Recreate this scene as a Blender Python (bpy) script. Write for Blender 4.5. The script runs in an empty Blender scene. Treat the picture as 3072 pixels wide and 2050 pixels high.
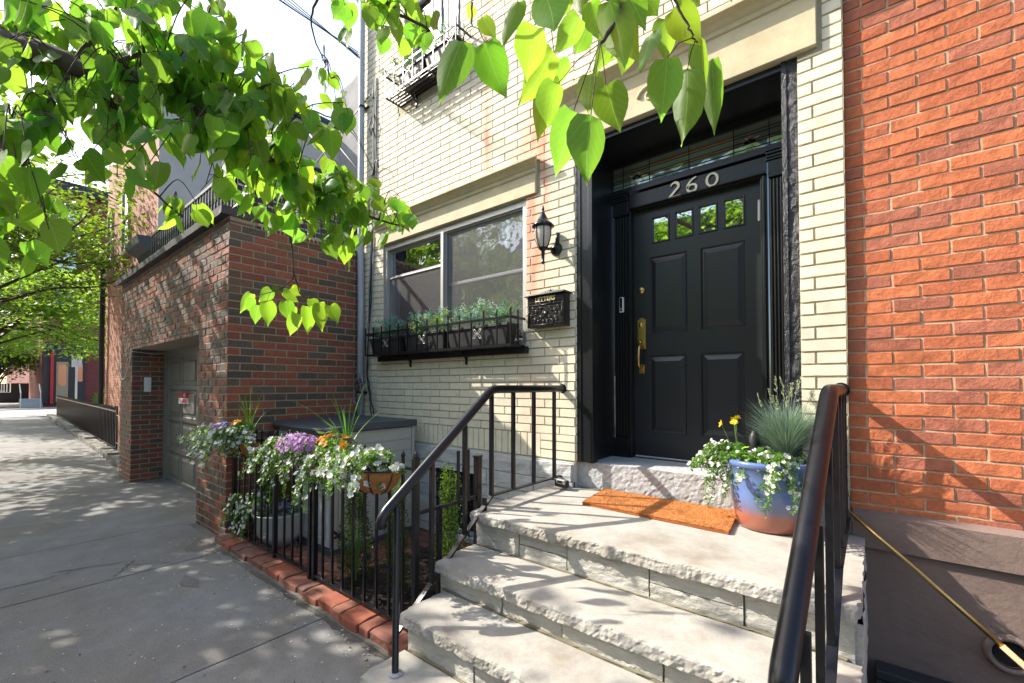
import bpy, math, random
from math import sin, cos, pi, radians
from mathutils import Vector, Matrix, noise
C = bpy.context.scene
# ------------------------------------------------------------------ camera
YAW, TILT = radians(39.2), radians(1.2)
CAM = Vector((0, -3.02, 1.5))
cd = bpy.data.cameras.new('camera'); cam = bpy.data.objects.new('camera', cd); C.collection.objects.link(cam)
cam.location = CAM; cam.rotation_euler = (pi/2+TILT, 0, YAW)
cd.sensor_width = 36; cd.lens = 15.469; cd.shift_y = 0.03397; cd.clip_start = .03; cd.clip_end = 600
C.camera = cam
# ------------------------------------------------------------------ light
SUN = Vector((-.708, -.324, .627)).normalized()          # towards the sun
w = bpy.data.worlds.new('World'); C.world = w; w.use_nodes = True
nt = w.node_tree; sk = nt.nodes.new('ShaderNodeTexSky'); sk.sky_type = 'NISHITA'; sk.sun_disc = False
sk.sun_elevation = math.asin(SUN.z); sk.sun_rotation = math.atan2(SUN.x, SUN.y)
sk.dust_density = 2.5; sk.air_density = 1.0; sk.ozone_density = 1.0
nt.links.new(sk.outputs[0], nt.nodes['Background'].inputs[0]); nt.nodes['Background'].inputs[1].default_value = .15
sd = bpy.data.lights.new('sun', 'SUN'); sd.energy = 3.6; sd.angle = radians(.5); sd.color = (1, .94, .85)
so = bpy.data.objects.new('sun', sd); C.collection.objects.link(so)
so.rotation_euler = SUN.to_track_quat('Z', 'Y').to_euler()
C.view_settings.view_transform = 'Standard'; C.view_settings.look = 'None'
C.view_settings.exposure = 1.42; C.view_settings.gamma = 1
C.render.resolution_x = 1024; C.render.resolution_y = 683
# ------------------------------------------------------------------ picture ray helpers (D = pixel of a 2350-wide view)
F0 = Vector((-sin(YAW), cos(YAW), 0)); RT = Vector((cos(YAW), sin(YAW), 0)); UZ = Vector((0, 0, 1))
FW = F0*cos(TILT)+UZ*sin(TILT); UP = -F0*sin(TILT)+UZ*cos(TILT); PYX = 1157-1320*math.tan(TILT)
def at(x, y, d):
    return CAM+(FW+RT*((x*1.3072-1536)/1320)+UP*((PYX-y*1.3072)/1320))*d
def proj(p):
    d = p-CAM; z = d.dot(FW)
    if z < .05: return (-9999, -9999, z)
    return ((1536+1320*d.dot(RT)/z)/1.3072, (PYX-1320*d.dot(UP)/z)/1.3072, z)
# ------------------------------------------------------------------ materials
def srgb(*c): return tuple(((v/12.92) if v <= .04045 else ((v+.055)/1.055)**2.4) for v in c)
def pm(name, base=(.5, .5, .5), rough=.7, metal=0, var=.12, vs=6, bump=0, bs=40, attr=False, stretch=(1, 1, 1),
       spec=.5, coat=0, second=None, s2=2.5, s2t=(.45, .62), bump2=0, b2s=8, trans=0, alpha=1, local=False, sheen=0):
    m = bpy.data.materials.new(name); m.use_nodes = True; t = m.node_tree; N = t.nodes; L = t.links
    b = N['Principled BSDF']; b.inputs['Roughness'].default_value = rough; b.inputs['Metallic'].default_value = metal
    b.inputs['Specular IOR Level'].default_value = spec; b.inputs['Coat Weight'].default_value = coat
    b.inputs['Transmission Weight'].default_value = trans; b.inputs['Alpha'].default_value = alpha
    b.inputs['Sheen Weight'].default_value = sheen
    if local: src = N.new('ShaderNodeTexCoord').outputs['Object']
    else: src = N.new('ShaderNodeNewGeometry').outputs['Position']
    mp = N.new('ShaderNodeMapping'); mp.inputs['Scale'].default_value = stretch; L.new(src, mp.inputs[0])
    def nz(s, det=5, ro=.6):
        n = N.new('ShaderNodeTexNoise'); n.inputs['Scale'].default_value = s; n.inputs['Detail'].default_value = det
        n.inputs['Roughness'].default_value = ro; L.new(mp.outputs[0], n.inputs['Vector']); return n.outputs['Fac']
    if attr:
        a = N.new('ShaderNodeVertexColor'); a.layer_name = 'tint'; col = a.outputs['Color']
    else:
        c = N.new('ShaderNodeRGB'); c.outputs[0].default_value = (*base, 1); col = c.outputs[0]
    if second:
        mx = N.new('ShaderNodeMix'); mx.data_type = 'RGBA'
        r = N.new('ShaderNodeMapRange'); r.inputs[1].default_value = s2t[0]; r.inputs[2].default_value = s2t[1]
        L.new(nz(s2, 8, .65), r.inputs[0]); L.new(r.outputs[0], mx.inputs[0]); L.new(col, mx.inputs[6])
        mx.inputs[7].default_value = (*second, 1); col = mx.outputs[2]
    if var:
        r = N.new('ShaderNodeMapRange'); r.inputs[1].default_value = .3; r.inputs[2].default_value = .7
        r.inputs[3].default_value = 1-var; r.inputs[4].default_value = 1+var
        L.new(nz(vs, 7, .7), r.inputs[0])
        mm = N.new('ShaderNodeVectorMath'); mm.operation = 'SCALE'; L.new(col, mm.inputs[0]); L.new(r.outputs[0], mm.inputs['Scale']); col = mm.outputs[0]
    L.new(col, b.inputs['Base Color'])
    last = None
    for st, sc in ((bump, bs), (bump2, b2s)):
        if st:
            bp = N.new('ShaderNodeBump'); bp.inputs['Strength'].default_value = st; bp.inputs['Distance'].default_value = .25/sc
            L.new(nz(sc, 6, .65), bp.inputs['Height'])
            if last: L.new(last, bp.inputs['Normal'])
            last = bp.outputs[0]
    if last: L.new(last, b.inputs['Normal'])
    return m
def leafmat(name, base, tr, rough=.45, veins=True, mixf=.5, var=.25):
    m = bpy.data.materials.new(name); m.use_nodes = True; t = m.node_tree; N = t.nodes; L = t.links
    b = N['Principled BSDF']; b.inputs['Roughness'].default_value = rough; b.inputs['Specular IOR Level'].default_value = .35
    a = N.new('ShaderNodeVertexColor'); a.layer_name = 'tint'
    def tint(c):
        v = N.new('ShaderNodeVectorMath'); v.operation = 'MULTIPLY'; v.inputs[0].default_value = c; L.new(a.outputs[0], v.inputs[1]); return v.outputs[0]
    c1, c2 = tint(base), tint(tr)
    if veins:
        uv = N.new('ShaderNodeUVMap'); sp = N.new('ShaderNodeSeparateXYZ'); L.new(uv.outputs[0], sp.inputs[0])
        def mth(op, i, j=None):
            n = N.new('ShaderNodeMath'); n.operation = op
            for k, q in enumerate((i, j)):
                if q is None: continue
                if isinstance(q, (int, float)): n.inputs[k].default_value = q
                else: L.new(q, n.inputs[k])
            return n.outputs[0]
        ax = mth('ABSOLUTE', mth('SUBTRACT', sp.outputs[0], .5))
        mid = mth('LESS_THAN', ax, .012)
        ph = mth('FRACT', mth('MULTIPLY', mth('SUBTRACT', sp.outputs[1], mth('MULTIPLY', ax, .9)), 6.0))
        side = mth('LESS_THAN', ph, .07)
        v = mth('MULTIPLY', mth('MAXIMUM', mid, mth('MULTIPLY', side, .6)), .5)
        def mx(c):
            q = N.new('ShaderNodeMix'); q.data_type = 'RGBA'; L.new(v, q.inputs[0]); L.new(c, q.inputs[6]); q.inputs[7].default_value = (.45, .62, .16, 1); return q.outputs[2]
        c1, c2 = mx(c1), mx(c2)
    L.new(c1, b.inputs['Base Color'])
    tr_ = N.new('ShaderNodeBsdfTranslucent'); L.new(c2, tr_.inputs[0])
    ms = N.new('ShaderNodeMixShader'); ms.inputs[0].default_value = mixf
    L.new(b.outputs[0], ms.inputs[1]); L.new(tr_.outputs[0], ms.inputs[2]); L.new(ms.outputs[0], N['Material Output'].inputs[0])
    return m
def glassmat(name, tint=(.03, .035, .04), refl=.35, rough=.02, wav=0, alpha=.35):
    m = bpy.data.materials.new(name); m.use_nodes = True; t = m.node_tree; N = t.nodes; L = t.links
    N.remove(N['Principled BSDF']); d = N.new('ShaderNodeBsdfDiffuse'); d.inputs[0].default_value = (*tint, 1)
    g = N.new('ShaderNodeBsdfGlossy'); g.inputs[0].default_value = (.9, .95, 1, 1); g.inputs['Roughness'].default_value = rough
    tr = N.new('ShaderNodeBsdfTransparent'); tr.inputs[0].default_value = (.8, .85, .85, 1)
    a = N.new('ShaderNodeMixShader'); a.inputs[0].default_value = 1-alpha; L.new(d.outputs[0], a.inputs[1]); L.new(tr.outputs[0], a.inputs[2])
    lw = N.new('ShaderNodeFresnel'); lw.inputs[0].default_value = 1.5
    mr = N.new('ShaderNodeMapRange'); mr.inputs[3].default_value = refl; mr.inputs[4].default_value = 1; L.new(lw.outputs[0], mr.inputs[0])
    b = N.new('ShaderNodeMixShader'); L.new(mr.outputs[0], b.inputs[0]); L.new(a.outputs[0], b.inputs[1]); L.new(g.outputs[0], b.inputs[2])
    if wav:
        n = N.new('ShaderNodeTexNoise'); n.inputs['Scale'].default_value = 4; bp = N.new('ShaderNodeBump'); bp.inputs['Strength'].default_value = wav
        bp.inputs['Distance'].default_value = .05
        L.new(N.new('ShaderNodeNewGeometry').outputs['Position'], n.inputs['Vector']); L.new(n.outputs[0], bp.inputs['Height']); L.new(bp.outputs[0], g.inputs['Normal'])
    L.new(b.outputs[0], N['Material Output'].inputs[0]); return m
M = {}
M['cream'] = pm('cream_brick', attr=True, rough=.75, var=.1, vs=9, bump=.35, bs=90, stretch=(1, 1, 1), second=None, spec=.3)
def stain(m):
    t = m.node_tree; N = t.nodes; L = t.links; b = N['Principled BSDF']; src = b.inputs['Base Color'].links[0].from_socket
    g = N.new('ShaderNodeNewGeometry'); sp = N.new('ShaderNodeSeparateXYZ'); L.new(g.outputs['Position'], sp.inputs[0])
    def mth(op, i, j=None, k=None):
        n = N.new('ShaderNodeMath'); n.operation = op
        for q, v in enumerate((i, j, k)):
            if v is None: continue
            if isinstance(v, (int, float)): n.inputs[q].default_value = v
            else: L.new(v, n.inputs[q])
        return n.outputs[0]
    nz = N.new('ShaderNodeTexNoise'); nz.inputs['Scale'].default_value = 5; nz.inputs['Detail'].default_value = 6
    mp = N.new('ShaderNodeMapping'); mp.inputs['Scale'].default_value = (2, 1, .45); L.new(g.outputs['Position'], mp.inputs[0]); L.new(mp.outputs[0], nz.inputs['Vector'])
    tot = None
    for (cx, wd, z0, z1, amp) in ((-2.23, .17, 2.0, 3.95, 1.5), (-2.10, .05, 2.9, 3.9, 1.1), (-2.76, .05, 3.3, 6, 1.3), (-3.3, .09, 3.7, 4.2, .35), (-4.15, .3, 3.4, 6, .22), (-2.25, .22, .9, 1.9, .42), (-.18, .07, 1.6, 3.2, .22)):
        e = mth('DIVIDE', mth('ABSOLUTE', mth('SUBTRACT', sp.outputs[0], cx)), wd); f = mth('MAXIMUM', mth('SUBTRACT', 1.0, mth('MULTIPLY', e, .55)), 0.0); f = mth('MULTIPLY', f, f)
        zz = mth('MINIMUM', mth('MULTIPLY', mth('SUBTRACT', sp.outputs[2], z0), 3.0), mth('MULTIPLY', mth('SUBTRACT', z1, sp.outputs[2]), 3.0)); zz = mth('MINIMUM', mth('MAXIMUM', zz, 0.0), 1.0)
        f = mth('MULTIPLY', mth('MULTIPLY', f, zz), amp); tot = f if tot is None else mth('ADD', tot, f)
    nn = mth('MULTIPLY', mth('SUBTRACT', nz.outputs[0], .25), 2.2); tot = mth('MINIMUM', mth('MULTIPLY', tot, nn), .85)
    mx = N.new('ShaderNodeMix'); mx.data_type = 'RGBA'; L.new(tot, mx.inputs[0]); L.new(src, mx.inputs[6]); mx.inputs[7].default_value = (.72, .27, .15, 1); L.new(mx.outputs[2], b.inputs['Base Color'])
stain(M['cream'])
M['cream_mortar'] = pm('cream_mortar', (.44, .39, .27), rough=.9, bump=.3, bs=60)
M['redbrick'] = pm('red_brick', attr=True, rough=.9, var=.16, vs=26, bump=.9, bs=110, bump2=.6, b2s=16, spec=.15, second=(.36, .13, .075), s2=3.5, s2t=(.5, .8))
M['red_mortar'] = pm('red_mortar', (.50, .37, .24), rough=.95, var=.25, vs=20, bump=.8, bs=60)
M['brownbrick'] = pm('brown_brick', attr=True, rough=.6, var=.25, vs=30, bump=1.0, bs=55, bump2=.8, b2s=25, spec=.4)
M['brown_mortar'] = pm('brown_mortar', (.33, .29, .21), rough=.95, bump=.5, bs=70)
M['whitestone'] = pm('white_painted_stone', (.5, .5, .48), rough=.8, var=.12, vs=12, bump=.8, bs=25, bump2=.5, b2s=60, stretch=(1, 1, 2.5))
M['tread'] = pm('limestone_tread', (.38, .358, .315), rough=.85, var=.16, vs=6, bump=.35, bs=110, second=(.23, .195, .145), s2=2.2, s2t=(.5, .72))
M['riser'] = pm('limestone_riser', (.47, .45, .395), rough=.88, var=.15, vs=11, bump=.9, bs=22, bump2=.7, b2s=60, stretch=(1, 1, 3.2), second=(.30, .255, .19), s2=5, s2t=(.62, .85))
M['rough_stone'] = pm('rough_sill', (.40, .41, .41), rough=.95, var=.2, vs=30, bump=1, bs=90, bump2=.8, b2s=25)
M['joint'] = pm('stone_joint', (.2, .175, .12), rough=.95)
M['lintel'] = pm('painted_sandstone', (.56, .485, .30), rough=.75, var=.15, vs=8, bump=.3, bs=50, second=(.38, .28, .14), s2=4, s2t=(.55, .75))
M['black'] = pm('black_gloss_paint', (.011, .012, .013), rough=.28, var=.1, bump=.12, bs=40, spec=.5)
M['blackrough'] = pm('black_gloss_over_stone', (.012, .012, .014), rough=.22, var=.1, bump=1, bs=70, bump2=.9, b2s=35)
M['door'] = pm('door_paint', (.020, .022, .025), rough=.33, var=.05, bump=.05, bs=60, spec=.5)
M['iron'] = pm('black_iron', (.009, .009, .011), rough=.3, metal=.0, var=.2, vs=50, bump=.05, bs=200, spec=.42)
M['wood'] = pm('bare_wood', (.5, .33, .17), rough=.7, var=.2, vs=20)
M['brass'] = pm('brass', (.66, .45, .16), rough=.3, metal=1, var=.15, vs=40)
M['nickel'] = pm('aged_brass_digits', (.55, .47, .33), rough=.38, metal=1, var=.1)
M['metal'] = pm('bare_aluminium', (.42, .41, .39), rough=.45, metal=.6, var=.1)
M['whitemetal'] = pm('white_metal', (.7, .7, .66), rough=.4)
M['screen'] = pm('insect_screen', (.15, .15, .145), rough=.6, alpha=.20, var=.2, vs=60)
M['glass'] = glassmat('window_glass', refl=.28, wav=.12, alpha=.12)
M['doorglass'] = glassmat('door_glass', refl=.6, wav=.015, tint=(.01, .012, .01), alpha=.7)
M['blind'] = pm('pale_blind', (.42, .42, .40), rough=.7)
M['dark'] = pm('dark_interior', (.012, .012, .012), rough=.9)
M['plastic'] = pm('planter_plastic', (.022, .022, .022), rough=.5, var=.1)
M['sidewalk'] = pm('concrete_sidewalk', attr=True, rough=.9, var=.17, vs=3.5, bump=.4, bs=150, second=(.17, .155, .13), s2=.9, s2t=(.42, .68), bump2=.25, b2s=30)
def speck(m, sc, amt):
    t = m.node_tree; N = t.nodes; L = t.links; b = N['Principled BSDF']; src = b.inputs['Base Color'].links[0].from_socket
    g = N.new('ShaderNodeNewGeometry'); nz = N.new('ShaderNodeTexNoise'); nz.inputs['Scale'].default_value = sc; nz.inputs['Detail'].default_value = 3; nz.inputs['Roughness'].default_value = .8; L.new(g.outputs['Position'], nz.inputs['Vector'])
    r = N.new('ShaderNodeMapRange'); r.inputs[1].default_value = .35; r.inputs[2].default_value = .65; r.inputs[3].default_value = 1-amt; r.inputs[4].default_value = 1+amt; L.new(nz.outputs[0], r.inputs[0])
    v = N.new('ShaderNodeVectorMath'); v.operation = 'SCALE'; L.new(src, v.inputs[0]); L.new(r.outputs[0], v.inputs['Scale']); L.new(v.outputs[0], b.inputs['Base Color'])
speck(M['sidewalk'], 130, .22); speck(M['tread'], 160, .10); speck(M['redbrick'], 60, .10)
M['asphalt'] = pm('asphalt', (.075, .073, .07), rough=.9, var=.2, vs=1.5, bump=.4, bs=100)
M['paint'] = pm('road_paint', (.68, .67, .62), rough=.7, var=.1)
M['paver'] = pm('clay_paver', attr=True, rough=.85, var=.25, vs=18, bump=.7, bs=60)
M['soil'] = pm('dark_mulch', (.02, .014, .01), rough=.95, var=.4, vs=40, bump=1, bs=30)
M['plaster'] = pm('brown_stucco', (.21, .145, .118), rough=.8, var=.12, vs=3, bump=.45, bs=130, bump2=.35, b2s=14)
M['deckbox'] = pm('cabinet_resin', (.42, .42, .37), rough=.5, var=.04, bump=.05, bs=100)
M['deckboxwhite'] = pm('cabinet_front_resin', (.52, .52, .53), rough=.5, var=.04)
M['lid'] = pm('cabinet_lid', (.055, .068, .08), rough=.5, var=.08, bump=.2, bs=200)
M['pipe'] = pm('grey_pvc', (.38, .41, .44), rough=.45, var=.06)
M['cable'] = pm('cable', (.02, .02, .02), rough=.5)
M['cablegrey'] = pm('grey_cable', (.3, .3, .28), rough=.6)
M['gdoor'] = pm('garage_door_paint', (.2, .19, .165), rough=.45, var=.06)
M['coir'] = pm('coir', (.36, .15, .045), rough=.95, var=.35, vs=60, bump=.9, bs=120)
M['mat'] = pm('coir_mat', attr=True, rough=.95, var=.5, vs=150, bump=.8, bs=200, second=(.27, .095, .025), s2=9, s2t=(.45, .75))
M['whitepot'] = pm('white_ceramic', (.55, .55, .5), rough=.3, var=.05)
M['terracotta'] = pm('terracotta', (.3, .1, .05), rough=.7, var=.15)
M['stucco'] = pm('grey_stucco', (.50, .45, .40), rough=.9, var=.08, vs=2, bump=.3, bs=30)
M['stucco_pier'] = pm('weathered_pier', (.3, .29, .27), rough=.95, var=.2, vs=3, bump=.6, bs=12, second=(.3, .14, .1), s2=1.2, s2t=(.6, .66))
M['bark'] = pm('bark', (.065, .048, .036), rough=.95, var=.35, vs=30, bump=1, bs=40)
M['twig'] = pm('twig', (.11, .06, .035), rough=.8, var=.2)
M['stem'] = pm('green_stem', (.1, .2, .04), rough=.6, var=.1)
M['leaf'] = leafmat('broad_leaf', (.065, .17, .026), (.38, .70, .045), mixf=.56, rough=.5)
M['mleaf'] = leafmat('small_leaf', (.055, .125, .02), (.3, .5, .04), veins=False)
M['pleaf'] = leafmat('plant_leaf', (.09, .2, .045), (.24, .44, .06), veins=False, mixf=.35)
M['blueleaf'] = leafmat('blue_grey_leaf', (.23, .31, .27), (.20, .28, .17), veins=False, mixf=.3, rough=.6)
M['petal'] = leafmat('petal', (.70, .70, .66), (.6, .6, .5), veins=False, mixf=.25, rough=.6)
M['lampglass'] = pm('frosted_lamp_glass', (.55, .5, .42), rough=.25, var=.2, vs=30, spec=.8)
M['bronze'] = pm('mailbox_iron', (.025, .024, .022), rough=.3, metal=.4, var=.3, vs=60, bump=.3, bs=120)
M['gold'] = pm('gilt_letters', (.62, .5, .28), rough=.5, metal=.4)
M['white'] = pm('white_plastic', (.75, .75, .73), rough=.35, var=.03)
M['red'] = pm('sign_red', (.55, .02, .03), rough=.4, var=.05)
M['signwhite'] = pm('sign_white', (.75, .7, .7), rough=.4, var=.03)
def farbrick(name, c1, c2, mort, sc=1, axis='x'):
    m = bpy.data.materials.new(name); m.use_nodes = True; t = m.node_tree; N = t.nodes; L = t.links; b = N['Principled BSDF']; b.inputs['Roughness'].default_value = .9
    g = N.new('ShaderNodeNewGeometry'); s = N.new('ShaderNodeSeparateXYZ'); L.new(g.outputs['Position'], s.inputs[0]); cb = N.new('ShaderNodeCombineXYZ')
    L.new(s.outputs['X' if axis == 'x' else 'Y'], cb.inputs[0]); L.new(s.outputs['Z'], cb.inputs[1])
    k = N.new('ShaderNodeTexBrick'); k.inputs['Color1'].default_value = (*c1, 1); k.inputs['Color2'].default_value = (*c2, 1); k.inputs['Mortar'].default_value = (*mort, 1)
    k.inputs['Scale'].default_value = sc; k.inputs['Brick Width'].default_value = .22; k.inputs['Row Height'].default_value = .07; k.inputs['Mortar Size'].default_value = .008
    L.new(cb.outputs[0], k.inputs[0])
    n = N.new('ShaderNodeTexNoise'); n.inputs['Scale'].default_value = .7; n.inputs['Detail'].default_value = 8; L.new(g.outputs['Position'], n.inputs['Vector'])
    r = N.new('ShaderNodeMapRange'); r.inputs[3].default_value = .8; r.inputs[4].default_value = 1.2; L.new(n.outputs[0], r.inputs[0])
    v = N.new('ShaderNodeVectorMath'); v.operation = 'SCALE'; L.new(k.outputs[0], v.inputs[0]); L.new(r.outputs[0], v.inputs['Scale']); L.new(v.outputs[0], b.inputs['Base Color'])
    bp = N.new('ShaderNodeBump'); bp.inputs['Strength'].default_value = .6; bp.inputs['Distance'].default_value = .01; bp.invert = True; L.new(k.outputs[1], bp.inputs['Height']); L.new(bp.outputs[0], b.inputs['Normal'])
    return m
M['salmon'] = farbrick('salmon_brick', (.42, .17, .10), (.36, .13, .075), (.42, .26, .18))
M['farred'] = farbrick('far_red_brick', (.25, .06, .045), (.2, .045, .035), (.22, .1, .08), axis='y')
M['oppred'] = farbrick('opposite_brick', (.26, .09, .06), (.2, .07, .05), (.25, .17, .13))
M['opptan'] = farbrick('opposite_tan_brick', (.4, .33, .24), (.36, .29, .2), (.3, .26, .2))
M['darktrim'] = pm('dark_trim', (.03, .032, .036), rough=.5)
M['tantrim'] = pm('tan_trim', (.42, .35, .22), rough=.7)
M['sash'] = pm('window_sash', (.3, .3, .3), rough=.5)
M['skyglass'] = glassmat('far_glass', refl=.35, tint=(.05, .06, .07), alpha=1)
# ------------------------------------------------------------------ mesh collector
class MB:
    def __init__(s): s.v = []; s.f = []; s.c = []; s.m = []; s.uv = []
    def add(s, vs, fs, col=(1, 1, 1), mi=0, uvs=None):
        o = len(s.v); s.v += [tuple(p) for p in vs]
        for k, f in enumerate(fs):
            s.f.append(tuple(i+o for i in f)); s.c.append(col); s.m.append(mi); s.uv.append([uvs[i] for i in f] if uvs else None)
    def box(s, x0, x1, y0, y1, z0, z1, col=(1, 1, 1), mi=0):
        vs = [(x, y, z) for x in (x0, x1) for y in (y0, y1) for z in (z0, z1)]
        s.add(vs, [(0, 1, 3, 2), (4, 6, 7, 5), (0, 4, 5, 1), (2, 3, 7, 6), (0, 2, 6, 4), (1, 5, 7, 3)], col, mi)
    def obox(s, c, ax, ay, az, col=(1, 1, 1), mi=0):
        c = Vector(c); vs = [c+ax*i+ay*j+az*k for i in (-1, 1) for j in (-1, 1) for k in (-1, 1)]
        s.add(vs, [(0, 1, 3, 2), (4, 6, 7, 5), (0, 4, 5, 1), (2, 3, 7, 6), (0, 2, 6, 4), (1, 5, 7, 3)], col, mi)
    def tube(s, path, r, n=8, col=(1, 1, 1), mi=0, cap=True, flat=1):
        path = [Vector(p) for p in path]; rs = r if isinstance(r, (list, tuple)) else [r]*len(path)
        vs = []; up = Vector((.13, .31, .94)); prev = None
        for i, p in enumerate(path):
            d = (path[min(i+1, len(path)-1)]-path[max(i-1, 0)]).normalized()
            a = (prev if prev is not None else (up if abs(d.dot(up)) < .95 else Vector((1, 0, 0))))
            a = (a-d*a.dot(d)).normalized(); prev = a; b = d.cross(a)
            for k in range(n):
                t = 2*pi*k/n; vs.append(p+(a*cos(t)+b*sin(t)*flat)*rs[i])
        fs = [(i*n+k, i*n+(k+1) % n, (i+1)*n+(k+1) % n, (i+1)*n+k) for i in range(len(path)-1) for k in range(n)]
        if cap: fs += [tuple(range(n-1, -1, -1)), tuple((len(path)-1)*n+k for k in range(n))]
        s.add(vs, fs, col, mi)
    def lathe(s, prof, c, n=24, col=(1, 1, 1), mi=0, a0=0, a1=2*pi, sy=1):
        c = Vector(c); full = abs(a1-a0-2*pi) < 1e-4; m = n if full else n+1; vs = []
        for (r, z) in prof:
            for k in range(m):
                t = a0+(a1-a0)*k/n; vs.append(c+Vector((r*cos(t), r*sin(t)*sy, z)))
        fs = []
        for i in range(len(prof)-1):
            for k in range(n):
                k2 = (k+1) % m if full else k+1
                fs.append((i*m+k, i*m+k2, (i+1)*m+k2, (i+1)*m+k))
        s.add(vs, fs, col, mi)
    def sweep(s, prof, fn, col=(1, 1, 1), mi=0, cap=True):
        # prof: 2D outline; fn(end, a, b) -> point for end 0/1
        n = len(prof); vs = [fn(0, a, b) for a, b in prof]+[fn(1, a, b) for a, b in prof]
        fs = [(k, (k+1) % n, n+(k+1) % n, n+k) for k in range(n)]
        if cap: fs += [tuple(range(n-1, -1, -1)), tuple(range(n, 2*n))]
        s.add(vs, fs, col, mi)
    def build(s, name, mats, parent=None, smooth=False, bevel=0, label=None, kind=None, fixn=False, auto=None):
        if not isinstance(mats, (list, tuple)): mats = [mats]
        off = Vector((0, 0, 0)); q = parent
        while q is not None: off += q.location; q = q.parent
        me = bpy.data.meshes.new(name); me.from_pydata([tuple(Vector(p)-off) for p in s.v], [], s.f)
        for m in mats: me.materials.append(M[m] if isinstance(m, str) else m)
        me.polygons.foreach_set('material_index', s.m)
        cl = me.color_attributes.new('tint', 'FLOAT_COLOR', 'CORNER'); arr = []
        for f, c in zip(s.f, s.c): arr += [c[0], c[1], c[2], 1]*len(f)
        cl.data.foreach_set('color', arr)
        if any(u is not None for u in s.uv):
            ul = me.uv_layers.new(name='uv'); a = []
            for f, u in zip(s.f, s.uv):
                for i in range(len(f)): a += list(u[i]) if u else [0, 0]
            ul.data.foreach_set('uv', a)
        if fixn:
            import bmesh
            bm = bmesh.new(); bm.from_mesh(me); bmesh.ops.recalc_face_normals(bm, faces=bm.faces); bm.to_mesh(me); bm.free()
        if smooth: me.polygons.foreach_set('use_smooth', [True]*len(s.f))
        me.update(); o = bpy.data.objects.new(name, me); C.collection.objects.link(o); o.parent = parent
        if bevel:
            b = o.modifiers.new('bevel', 'BEVEL'); b.width = bevel; b.segments = 2; b.limit_method = 'ANGLE'; b.angle_limit = radians(50)
        if label: o['label'] = label
        if kind: o['kind'] = kind
        return o
def thing(name, label, cat, loc=(0, 0, 0), group=None):
    o = bpy.data.objects.new(name, None); C.collection.objects.link(o); o.location = loc; o.empty_display_size = .1
    o['label'] = label; o['category'] = cat
    if group: o['group'] = group
    return o
def tag(o, label, cat, group=None):
    o['label'] = label; o['category'] = cat
    if group: o['group'] = group
    return o
def bx(name, mat, parent, *a, bevel=.003, **k):
    m = MB(); m.box(*a); return m.build(name, mat, parent, bevel=bevel, **k)
def copy_tree(o, parent=None):
    c = o.copy(); C.collection.objects.link(c); c.parent = parent
    for ch in o.children: copy_tree(ch, c)
    return c
def subtract(rect, holes):
    out = [rect]
    for (a0, a1, b0, b1) in holes:
        nx = []
        for (x0, x1, z0, z1) in out:
            if x1 <= a0 or x0 >= a1 or z1 <= b0 or z0 >= b1: nx.append((x0, x1, z0, z1)); continue
            if x0 < a0: nx.append((x0, a0, z0, z1))
            if x1 > a1: nx.append((a1, x1, z0, z1))
            m0, m1 = max(x0, a0), min(x1, a1)
            if z0 < b0: nx.append((m0, m1, z0, b0))
            if z1 > b1: nx.append((m0, m1, b1, z1))
        out = nx
    return out
def bricks(mb, P, u0, u1, z0, z1, holes, ch, bl, jt, colf, proud, rnd, uoff=0, jit=0, soldier=False, zphase=0, tap=.0015):
    """lay real bricks; P(u,z,d) maps to 3D, d = outwards"""
    rows = int((z1-z0)/ch+1.001)
    for r in range(rows):
        za = z0+r*ch; zb = min(za+ch-jt, z1)
        if zb-za < .01: continue
        u = u0-bl*((r % 2)*.5)+uoff
        if soldier: u = u0
        while u > u0+.001: u -= bl
        while u < u1:
            a, b = max(u, u0), min(u+bl-jt, u1); u += bl
            if b-a < .012: continue
            for (x0, x1, y0, y1) in subtract((a, b, za, zb), holes):
                if x1-x0 < .012 or y1-y0 < .008: continue
                col = colf(x0, y0, rnd); d = proud+rnd.uniform(-1, 1)*jit
                k = tap
                j = lambda: rnd.uniform(-jit, jit)*.8
                q = [P(x0+j(), y0+j(), 0), P(x1+j(), y0+j(), 0), P(x1+j(), y1+j(), 0), P(x0+j(), y1+j(), 0)]
                nx = max(1, int((x1-x0)/.07)) if jit else 1
                # front face strips with uneven edges
                fr = []
                for i in range(nx+1):
                    uu = x0+k+(x1-x0-2*k)*i/nx
                    fr.append((P(uu, y0+k+j(), d+j()), P(uu, y1-k+j(), d+j())))
                vs = q+[p for pr in fr for p in pr]; fs = []
                for i in range(nx): fs.append((4+2*i, 4+2*i+2, 4+2*i+3, 4+2*i+1))
                e = 4+2*nx
                fs += [(0,)+(1,)+tuple(4+2*i for i in range(nx, -1, -1)), (2, 3)+tuple(5+2*i for i in range(nx+1)), (1, 2, e+1, e), (3, 0, 4, 5)]
                mb.add(vs, fs, col)
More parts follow.
